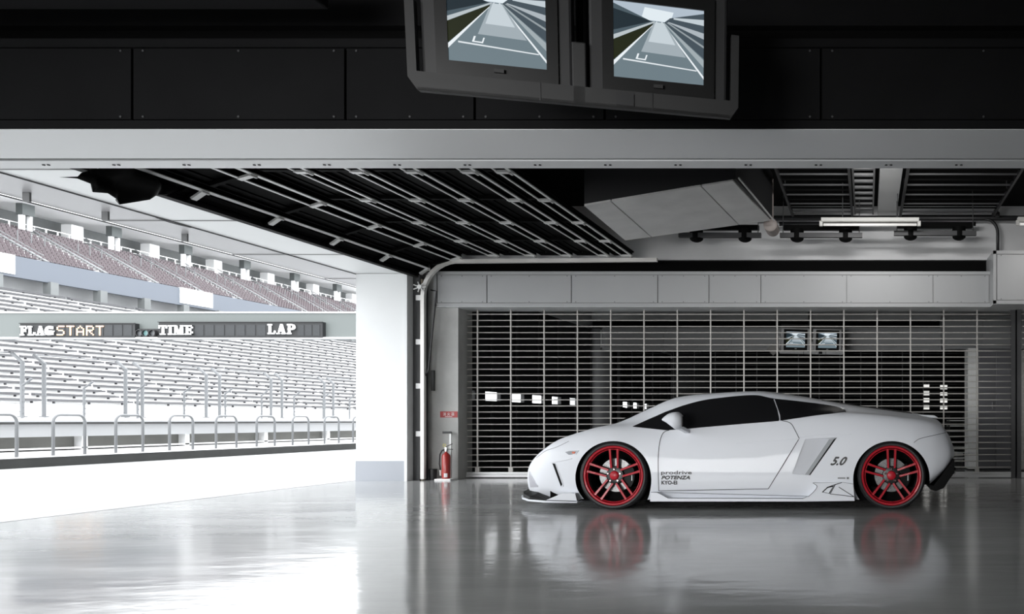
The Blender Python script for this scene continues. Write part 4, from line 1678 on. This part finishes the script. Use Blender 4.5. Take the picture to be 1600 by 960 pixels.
# --- glass
patch('side_window', [(989, 667.3), (1020, 653.5), (1040, 644.5), (1061, 637), (1078, 632), (1095, 627.5), (1125, 623), (1160, 619.6), (1185, 619.3), (1208, 624),
                      (1214, 640), (1217.5, 655.5), (1217, 658.3), (1160, 662.8), (1100, 668), (1079, 670), (1041, 672.8), (1010, 669.5)], M_glass, off=0.006)
patch('quarter_window', [(1210, 624.3), (1240, 627.5), (1275, 631.8), (1304, 636.5), (1318, 641.5), (1320, 644.2), (1300, 647), (1275, 649.8), (1240, 655), (1219.5, 658.0), (1219, 650), (1215, 638)],
      M_glass, off=0.009)


def top_proj(x, wv):
    l, n, _, _ = BVH.ray_cast(Vector((x, YN + wv, 3)), Vector((0, 0, -1)))
    if l is None:
        l, n, _, _ = BVH.find_nearest(Vector((x, YN + wv, 0.8)))
    if n.z < 0:
        n = -n
    return l, n


def top_patch(name, ol, m, off=0.004):
    return patch(name, ol, m, off=off, step=0.05, dens=0.05, proj=top_proj, both=False)


top_patch('windshield', [(-2.44, .95), (-2.42, .70), (-2.36, .52), (-2.24, .45), (-2.0, .44), (-1.80, .46), (-1.62, .52), (-1.58, .7), (-1.57, .95),
                         (-1.58, 1.2), (-1.62, 1.38), (-1.80, 1.44), (-2.0, 1.46), (-2.24, 1.45), (-2.36, 1.38), (-2.42, 1.20)], M_glass)
top_patch('engine_cover', [(-0.45, .62), (-0.1, .60), (0.45, .62), (0.45, 1.28), (-0.1, 1.30), (-0.45, 1.28)], M_plast)
hl = MB()
o = top_patch('headlight', [(-3.12, .34), (-3.02, .38), (-2.90, .42), (-2.74, .47), (-2.70, .52), (-2.86, .60), (-3.05, .60), (-3.16, .52)], mat('headlight_glass', (0.22, 0.23, 0.24), 0.08, metal=0.3))
o = top_patch('headlight', [(-3.12, 1.56), (-3.16, 1.38), (-3.05, 1.30), (-2.86, 1.30), (-2.70, 1.38), (-2.74, 1.43), (-2.90, 1.48), (-3.02, 1.52)], mat('headlight_glass', (0.22, 0.23, 0.24), 0.08, metal=0.3))
wp = MB()
wp.tube([top_proj(-2.46, 0.62)[0] + Vector((0, 0, .012)), top_proj(-2.40, 0.50)[0] + Vector((0, 0, .02)), top_proj(-2.30, 0.55)[0] + Vector((0, 0, .02)), top_proj(-2.20, 1.15)[0] + Vector((0, 0, .02))], 0.008, 6)
loc_build(wp, 'wiper', M_plast)

# --- panel gaps
dg_ = MB()
ribbon(dg_, [(1046, 672.4), (1038, 675.5), (1034, 681), (1030.8, 692), (1028.6, 712), (1028.4, 735), (1029.3, 767.3)])
ribbon(dg_, [(1029.3, 767.3), (1100, 766.2), (1200.5, 764.2)], smooth=False)
ribbon(dg_, [(1200.5, 764.2), (1225, 725), (1248.8, 685.6)], smooth=False)
ribbon(dg_, [(1248.8, 685.6), (1243, 674), (1237, 663.5), (1230, 659.5), (1222, 657.8)])
mirror(dg_)
loc_build(dg_, 'door_gap', M_gap)
g2 = MB()
ribbon(g2, [(1428, 692), (1434, 687.5), (1442, 684.5), (1460, 680.5), (1477.5, 676.5)], 0.0022)
ribbon(g2, [(889, 690), (870, 699), (853, 705), (838, 716)], 0.0015)
mirror(g2)
loc_build(g2, 'bumper_gap', M_gap)
# soft crease over the door and rear flank
sc = MB()
ribbon(sc, [(1150, 693.5), (1185, 691), (1215, 689), (1247, 686.5)], 0.0022)
ribbon(sc, [(1250, 683.5), (1275, 680.5), (1310, 679), (1330, 679)], 0.002)
mirror(sc)
loc_build(sc, 'body_crease', M_paint, smooth=True)
# white A-pillar lip / window surround
ws = MB()
ribbon(ws, [(989, 667.3), (1020, 653.3), (1061, 636.8), (1095, 627.2), (1125, 622.6), (1160, 619.1), (1185, 618.8), (1210, 623.8), (1275, 631.3), (1304, 636), (1319, 641.5), (1321, 644.5)], 0.0035)
mirror(ws)
loc_build(ws, 'window_seal', M_plast, smooth=True)

# --- dark inlet at the deep end of the intake ramp
def inset(u, v, dep):
    l, n = hit(u, v)
    return Vector((l.x, l.y + dep, l.z))


il = MB()
c = [inset(1303, 686.5, .012), inset(1310.5, 683, .006), inset(1268.5, 742, .006), inset(1263, 744, .012)]
il.add(c + [p + Vector((0, .05, 0)) for p in c], [(0, 1, 2, 3), (7, 6, 5, 4), (0, 4, 5, 1), (1, 5, 6, 2), (2, 6, 7, 3), (3, 7, 4, 0)])
mirror(il)
loc_build(il, 'side_air_intake', M_plast)
vn = MB()
c = [inset(1295, 687.5, .035), inset(1303.5, 686.5, .014), inset(1263, 744, .014), inset(1257, 743, .03)]
vn.add(c + [p + Vector((0, .03, 0)) for p in c], [(0, 1, 2, 3), (7, 6, 5, 4), (0, 4, 5, 1), (1, 5, 6, 2), (2, 6, 7, 3), (3, 7, 4, 0)])
mirror(vn)
loc_build(vn, 'intake_vane', mat('vane_shade_grey', (0.30, 0.31, 0.32), 0.5))  # the grey stands in for shade inside the intake


def slab_px(name, pl, y0, y1, m, parent=None, bevel=0.0):
    """a plate with a side-view outline (pixels at depth y0), running from depth y0 to y1"""
    pts = [(px(u, y0), pz(v, y0)) for u, v in pl]
    b = MB().prism(pts, lambda p: (p[0], y0, p[1]), lambda p: (p[0], y1, p[1]))
    mirror(b)
    return loc_build(b, name, m, parent, bevel=bevel)


# --- side skirt, kick-up, duct
slab_px('side_skirt', [(1015.5, 784.3), (1017, 769.8), (1026, 769.8), (1033, 773), (1044, 779.3), (1254, 779.8), (1264, 776), (1272, 768), (1277, 760), (1270, 754.5),
                       (1282, 755), (1316, 754), (1333.5, 757), (1335.5, 783.3), (1255, 784.3)], 7.285, 7.42, M_paint, bevel=0.004)
b = MB()
ribbon(b, [(1017, 769.5), (1026, 769.5), (1033, 772.7), (1044, 779), (1254, 779.5), (1262, 776)], 0.0018, smooth=False, proj=lambda u, v: (W(u, v, 7.284), Vector((0, -1, 0))))
ribbon(b, [(1263, 776.5), (1272, 768), (1276.5, 760.5), (1270, 755)], 0.0022, proj=lambda u, v: (W(u, v, 7.284), Vector((0, -1, 0))))
mirror(b)
loc_build(b, 'skirt_gap', M_gap)
fl = lambda u, v: (W(u, v, 7.284), Vector((0, -1, 0)))
slab_px('skirt_duct', [(1284, 769.5), (1292.5, 761.5), (1303, 759.5), (1296, 772)], 7.281, 7.30, M_plast)
slab_px('skirt_blade', [(1286.5, 769.3), (1293.5, 763), (1301, 761.3), (1295, 771)], 7.278, 7.282, M_paint)
b = MB()
ribbon(b, [(1292, 762), (1305, 757.5), (1315.5, 754.4)], 0.003, smooth=False, proj=fl)
ribbon(b, [(1305, 758), (1297, 772.3), (1318, 774.5), (1335, 777)], 0.003, smooth=False, proj=fl)
mirror(b)
loc_build(b, 'duct_edge', M_plast)
# --- front splitter and end plate
sp_ = MB()
out2 = [(-2.64, .04), (-2.95, .07), (-3.16, .20), (-3.30, .40), (-3.40, .62), (-3.45, .95), (-3.40, 1.28), (-3.30, 1.50), (-3.16, 1.70), (-2.95, 1.83), (-2.64, 1.86)]
n_ = len(out2)
for z_, dx_, in_ in ((0.078, 0.0, 0.0), (0.112, 0.0, 0.0), (0.150, 0.075, 0.03), (0.172, 0.10, 0.06)):
    for a_, c_ in out2:
        t_ = min(1.0, max(0.0, (-2.95 - a_) / 0.35))
        h_ = 0.085 + (z_ - 0.085) * t_ if z_ > 0.1 else z_
        sp_.v.append((a_ + dx_ * t_, YN + c_ + (in_ if c_ < .9 else -in_) * (abs(c_ - .95) > .1), h_))
for i_ in range(3):
    for k_ in range(n_):
        sp_.f.append((i_ * n_ + k_, i_ * n_ + (k_ + 1) % n_, (i_ + 1) * n_ + (k_ + 1) % n_, (i_ + 1) * n_ + k_))
sp_.f += [tuple(reversed(range(n_))), tuple(3 * n_ + k_ for k_ in range(n_))]
sp_.m = [0] * len(sp_.f)
loc_build(sp_, 'splitter', M_plast)
out3 = [(p[0] - 0.012, p[1] + (-.01 if p[1] < .9 else .01)) for p in out2]
sp_ = MB().prism(out3, lambda p: (p[0], YN + p[1], 0.060), lambda p: (p[0], YN + p[1], 0.078))
loc_build(sp_, 'splitter_lip', M_paint, bevel=0.004)
slab_px('end_plate', [(853, 782), (866, 776.5), (877, 772), (890, 770.8), (899, 771.2), (902.5, 784.3), (880, 785)], 7.31, 7.40, M_paint, bevel=0.004)
b = MB()
fe_ = lambda u, v: (W(u, v, 7.308), Vector((0, -1, 0)))
ribbon(b, [(852, 782.3), (885, 783.0), (901, 783.6)], 0.003, smooth=False, proj=fe_)
ribbon(b, [(899.5, 772), (902, 783)], 0.003, smooth=False, proj=fe_)
mirror(b)
loc_build(b, 'end_plate_edge', M_plast)
# --- nose details
patch('corner_slit', [(863.8, 724.5), (867, 725), (878.5, 757.5), (876.8, 760)], M_plast, off=0.006, step=5)
b = MB()
ribbon(b, [(861, 724), (875, 721), (894, 717)], 0.004)
ribbon(b, [(828, 737), (834, 750), (841, 760)], 0.003)
ribbon(b, [(868, 725), (880, 757), (877, 761)], 0.003)
mirror(b)
loc_build(b, 'bumper_fin', M_paint, smooth=True)
mk = patch('side_marker', [(883, 707), (889, 705.3), (905, 704.3), (900.5, 710.4), (889, 711)], mat('clear_lamp', (0.35, 0.36, 0.38), 0.15, metal=0.4), off=0.003, step=4)
patch('marker_bulb', [(894.5, 706.5), (899.5, 706.2), (898.5, 709.2), (894.5, 709.5)], mat('amber', (0.6, 0.12, 0.05), 0.3), off=0.007, step=4, parent=mk)
patch('corner_grille', [(827.5, 737), (833, 747), (841, 761.5), (829, 762), (826.5, 748)], mat('corner_grey', (0.42, 0.42, 0.46), 0.5), off=0.003, step=4)
# --- rear diffuser and lamps
df = MB()
pl = [(1452, 757), (1458, 757.8), (1468, 745), (1478, 731), (1490, 717), (1490.5, 738), (1483, 748), (1474, 762), (1462, 767), (1452, 764)]
pts = [(px(u, 7.52), pz(v, 7.52)) for u, v in pl]
df.prism(pts, lambda p: (p[0], 7.45, p[1]), lambda p: (p[0], 2 * (YN + HW) - 7.45, p[1]))
loc_build(df, 'rear_diffuser', M_plast, bevel=0.006)
tl = MB()
for s in (-1, 1):
    yc = YN + HW + s * 0.55
    tl.box(0.66, 0.755, yc - .2, yc + .2, 0.60, 0.66)
loc_build(tl, 'tail_light', mat('tail_red', (0.35, 0.02, 0.02), 0.2))
ex = MB()
for s in (-1, 1):
    for e in (-.05, .05):
        ex.lathe([(0.035, -0.1), (0.035, 0.06), (0.03, 0.06), (0.03, -0.1)], (0.80, YN + HW + s * .45 + e, 0.33), 'x', 16, closed=True)
loc_build(ex, 'exhaust_pipe', M_chrome)
# dark underbody between the wheels
ub = MB().box(-2.95, 0.45, YN + 0.16, YN + 2 * HW - .16, 0.07, 0.20)
loc_build(ub, 'underbody', M_well)
# spoiler lip along the rear deck edge
rs = MB()
rs.prism([(0.50, .875), (0.66, .868), (0.70, .845), (0.60, .84)], lambda p: (p[0], YN + .5, p[1]), lambda p: (p[0], YN + 1.4, p[1]))
loc_build(rs, 'rear_spoiler', M_paint, bevel=0.006)

# --- mirrors
mo_ = [(1035.3, 656.5), (1040, 651), (1047.5, 646), (1056, 644.2), (1062, 645), (1067.5, 652), (1068.3, 660), (1066, 667), (1058.5, 672), (1050, 666.5), (1042, 660.5)]
mo_ = smooth_poly(mo_, 3, closed=True)
cx_ = sum(p.x for p in mo_) / len(mo_)
cy_ = sum(p.y for p in mo_) / len(mo_)
mm = MB()
layers = [(7.12, .25), (7.13, .62), (7.155, .86), (7.19, .98), (7.23, 1.0), (7.28, .93), (7.31, .7), (7.32, .3)]
for y, s in layers:
    for p in mo_:
        q_ = W(cx_ + (p.x - cx_) * s, cy_ + (p.y - cy_) * s, 7.23)
        mm.v.append((q_.x, y, q_.z))
nn_ = len(mo_)
for i in range(len(layers) - 1):
    for k in range(nn_):
        mm.f.append((i * nn_ + k, i * nn_ + (k + 1) % nn_, (i + 1) * nn_ + (k + 1) % nn_, (i + 1) * nn_ + k))
        mm.m.append(0)
mm.f.append(tuple(reversed(range(nn_))))
mm.f.append(tuple((len(layers) - 1) * nn_ + k for k in range(nn_)))
mm.m += [0, 0]
for s in (0, 1):
    m2 = MB()
    m2.v, m2.f, m2.m = list(mm.v), list(mm.f), list(mm.m)
    arm = MB()
    a_ = W(1060, 667, 7.24)
    b_ = W(1074, 675, 7.40)
    arm.bar(a_, b_, 0.05, 0.035)
    gl = MB()
    gp = [W(1066.5, 651, 7.23), W(1068.8, 660, 7.23), W(1066.5, 667, 7.23)]
    gl.box(gp[0].x + 0.006, gp[0].x + 0.012, 7.17, 7.28, gp[2].z, gp[0].z)
    if s:
        for q_ in (m2, arm, gl):
            q_.v = [(p[0], 2 * (YN + HW) - p[1], p[2]) for p in q_.v]
    mr = loc_build(m2, 'wing_mirror', M_paint, smooth=True)
    loc_build(arm, 'mirror_arm', M_paint, mr, bevel=0.008)
    loc_build(gl, 'mirror_glass', M_glass, mr)

# --- lettering on the flank
def dec(u, v):
    return px(u, 7.335), pz(v, 7.335)


def decal(name, s_, u0, u1, v0, v1, slant=0.0, m=M_decal, fatten=0.0):
    x0, z0 = dec(u0, v1)
    x1, z1 = dec(u1, v0)
    b = MB()
    text_fit(b, s_, x0, x1, z0, z1, lambda x, z: side(x, z)[0].y - 0.0035, slant)
    if fatten:
        vs = list(b.v)
        fs = list(b.f)
        for dx, dz in ((fatten, 0), (-fatten, 0), (0, fatten), (0, -fatten)):
            b.add([(p[0] + dx, p[1] - 0.0001, p[2] + dz) for p in vs], fs)
    return loc_build(b, name, m)


decal('lettering', 'prodrive', 1033.8, 1081, 736, 743, fatten=0.0012)
decal('lettering', 'POTENZA', 1034.3, 1078, 744, 749.2, slant=0.35, fatten=0.003)
decal('lettering', 'KYO-EI', 1034.3, 1058, 751.5, 757.3, fatten=0.002)
decal('badge', '5.0', 1297.5, 1318, 714.5, 727, slant=0.6, fatten=0.004)
patch('small_mark', [(1309, 746.6), (1321, 746.6), (1321, 748.4), (1309, 748.4)], mat('decal_grey', (.15, .15, .15), .5), off=0.004, step=3)
patch('small_mark', [(1323, 746), (1326.5, 746), (1326.5, 749), (1323, 749)], mat('decal_grey', (.15, .15, .15), .5), off=0.004, step=3)

# --- wheels
def wheel(wx, name_rot, far=False):
    sgn = 1 if not far else -1
    cy = YN + 0.035 if not far else YN + 2 * HW - 0.035
    r = empty('wheel', (wx - OC.x, cy - OC.y, WZ))
    r.parent = car

    def LT(mb, prof, n=56, mi=0, closed=False, c=(0, 0)):
        return mb.lathe([(a, b * sgn) for a, b in prof], (c[0], 0, c[1]), 'y', n, mi, closed)
    t = LT(MB(), [(0.272, 0.008), (0.280, -0.004), (0.293, -0.006), (0.306, 0.006), (0.315, 0.022), (0.315, 0.215), (0.306, 0.235), (0.272, 0.24)], closed=True)
    t.build('tyre', M_tyre, r, angle=35)
    m = LT(MB(), [(0.275, 0.004), (0.268, -0.002), (0.258, 0.0), (0.252, 0.010), (0.250, 0.02), (0.2745, 0.02)], closed=True)
    m.build('rim_lip', M_rim, r, angle=30)
    m = LT(MB(), [(0.252, 0.02), (0.246, 0.03), (0.236, 0.04), (0.232, 0.05), (0.230, 0.20), (0.268, 0.235), (0.272, 0.2), (0.272, 0.02)], closed=True)
    m.build('barrel', M_rimd, r, angle=30)
    m = LT(MB(), [(0.246, 0.012), (0.243, 0.010), (0.239, 0.012), (0.239, 0.024), (0.246, 0.024)], closed=True)
    m.build('inner_ring', M_rim, r, angle=30)
    # spokes: five pairs
    for k in range(5):
        a = math.radians(90 + 72 * k)
        for e in (-1, 1):
            d = Vector((math.cos(a), 0, math.sin(a)))
            n = Vector((-math.sin(a), 0, math.cos(a)))
            p0 = d * 0.068 + n * e * 0.030
            p1 = d * 0.245 + n * e * 0.036
            y0_, y1_ = 0.030 * sgn, 0.006 * sgn
            b = MB()
            vs = []
            for p, yy, hw, dep in ((p0, y0_, .0115, .03), (p0.lerp(p1, .55), (y0_ * .42 + y1_ * .58), .0115, .026), (p1, y1_, .013, .02)):
                vs += [p + n * hw * .75 + Vector((0, yy, 0)), p - n * hw * .75 + Vector((0, yy, 0)),
                       p - n * hw * 1.1 + Vector((0, yy + dep * sgn, 0)), p + n * hw * 1.1 + Vector((0, yy + dep * sgn, 0))]
            fs, ms = [], []
            for s in range(2):
                o_ = s * 4
                for q_ in range(4):
                    fs.append((o_ + q_, o_ + (q_ + 1) % 4, o_ + 4 + (q_ + 1) % 4, o_ + 4 + q_))
                    ms.append(0 if q_ == 0 else 1)
            fs += [(0, 1, 2, 3), (11, 10, 9, 8)]
            ms += [1, 1]
            b.v, b.f, b.m = [tuple(v_) for v_ in vs], fs, ms
            b.build('spoke', [M_rim, mat('rim_dark_red', (0.13, 0.008, 0.012), 0.35)], r)
    m = LT(MB(), [(0.0, 0.034), (0.055, 0.034), (0.078, 0.04), (0.085, 0.06), (0.06, 0.10), (0.0, 0.10)], n=40)
    m.build('hub', M_rimd, r, angle=30)
    m = LT(MB(), [(0.0, 0.012), (0.030, 0.013), (0.039, 0.018), (0.043, 0.034), (0.0, 0.036)], n=28)
    m.build('centre_cap', M_rim, r, angle=50)
    for k in range(5):
        a = math.radians(90 + 72 * k)
        b = MB()
        LT(b, [(0.0, 0.014), (0.007, 0.014), (0.010, 0.018), (0.010, 0.04), (0.0, 0.04)], n=10, c=(0.058 * math.cos(a), 0.058 * math.sin(a)))
        b.build('lug_nut', M_chrome, r)
    b = MB()
    LT(b, [(0.06, 0.085), (0.155, 0.085), (0.157, 0.09), (0.157, 0.108), (0.155, 0.112), (0.06, 0.112)], n=56, closed=True)
    b.build('brake_disc', M_disc, r, angle=30)
    dk = MB()
    for k in range(22):
        a = 2 * PI * k / 22
        for rr in (0.105, 0.125, 0.143):
            aa = a + rr * 3
            LT(dk, [(0.0, 0.0835), (0.0035, 0.0835), (0.0035, 0.086)], n=6, c=(rr * math.cos(aa), rr * math.sin(aa)))
    dk.build('disc_hole', M_rimd, r)
    b = MB()
    LT(b, [(0.0, 0.07), (0.055, 0.07), (0.062, 0.085), (0.0, 0.09)], n=30)
    b.build('disc_bell', M_rimd, r)
    cal = MB()
    for k in range(8):
        a0, a1 = math.radians(-38 + 76 * k / 8), math.radians(-38 + 76 * (k + 1) / 8)
        q_ = [(0.088 * math.cos(a0), .088 * math.sin(a0)), (0.178 * math.cos(a0), .178 * math.sin(a0)), (.178 * math.cos(a1), .178 * math.sin(a1)), (.088 * math.cos(a1), .088 * math.sin(a1))]
        cal.prism(q_, lambda p: (p[0], 0.058 * sgn, p[1]), lambda p: (p[0], 0.13 * sgn, p[1]))
    co_ = cal.build('brake_caliper', M_plast, r)
    b = MB().box(0.150, 0.156, 0.0565 * sgn, 0.058 * sgn, -0.05, 0.02)
    b.build('caliper_mark', M_letw, co_)
    b = MB().tube([(0.01, 0.012 * sgn, -0.238), (0.005, 0.035 * sgn, -0.228)], 0.004, 6)
    b.build('valve', M_blk, r)
    return r


wheel(WXF, 0)
wheel(WXR, 0)
wheel(WXF, 0, True)
wheel(WXR, 0, True)
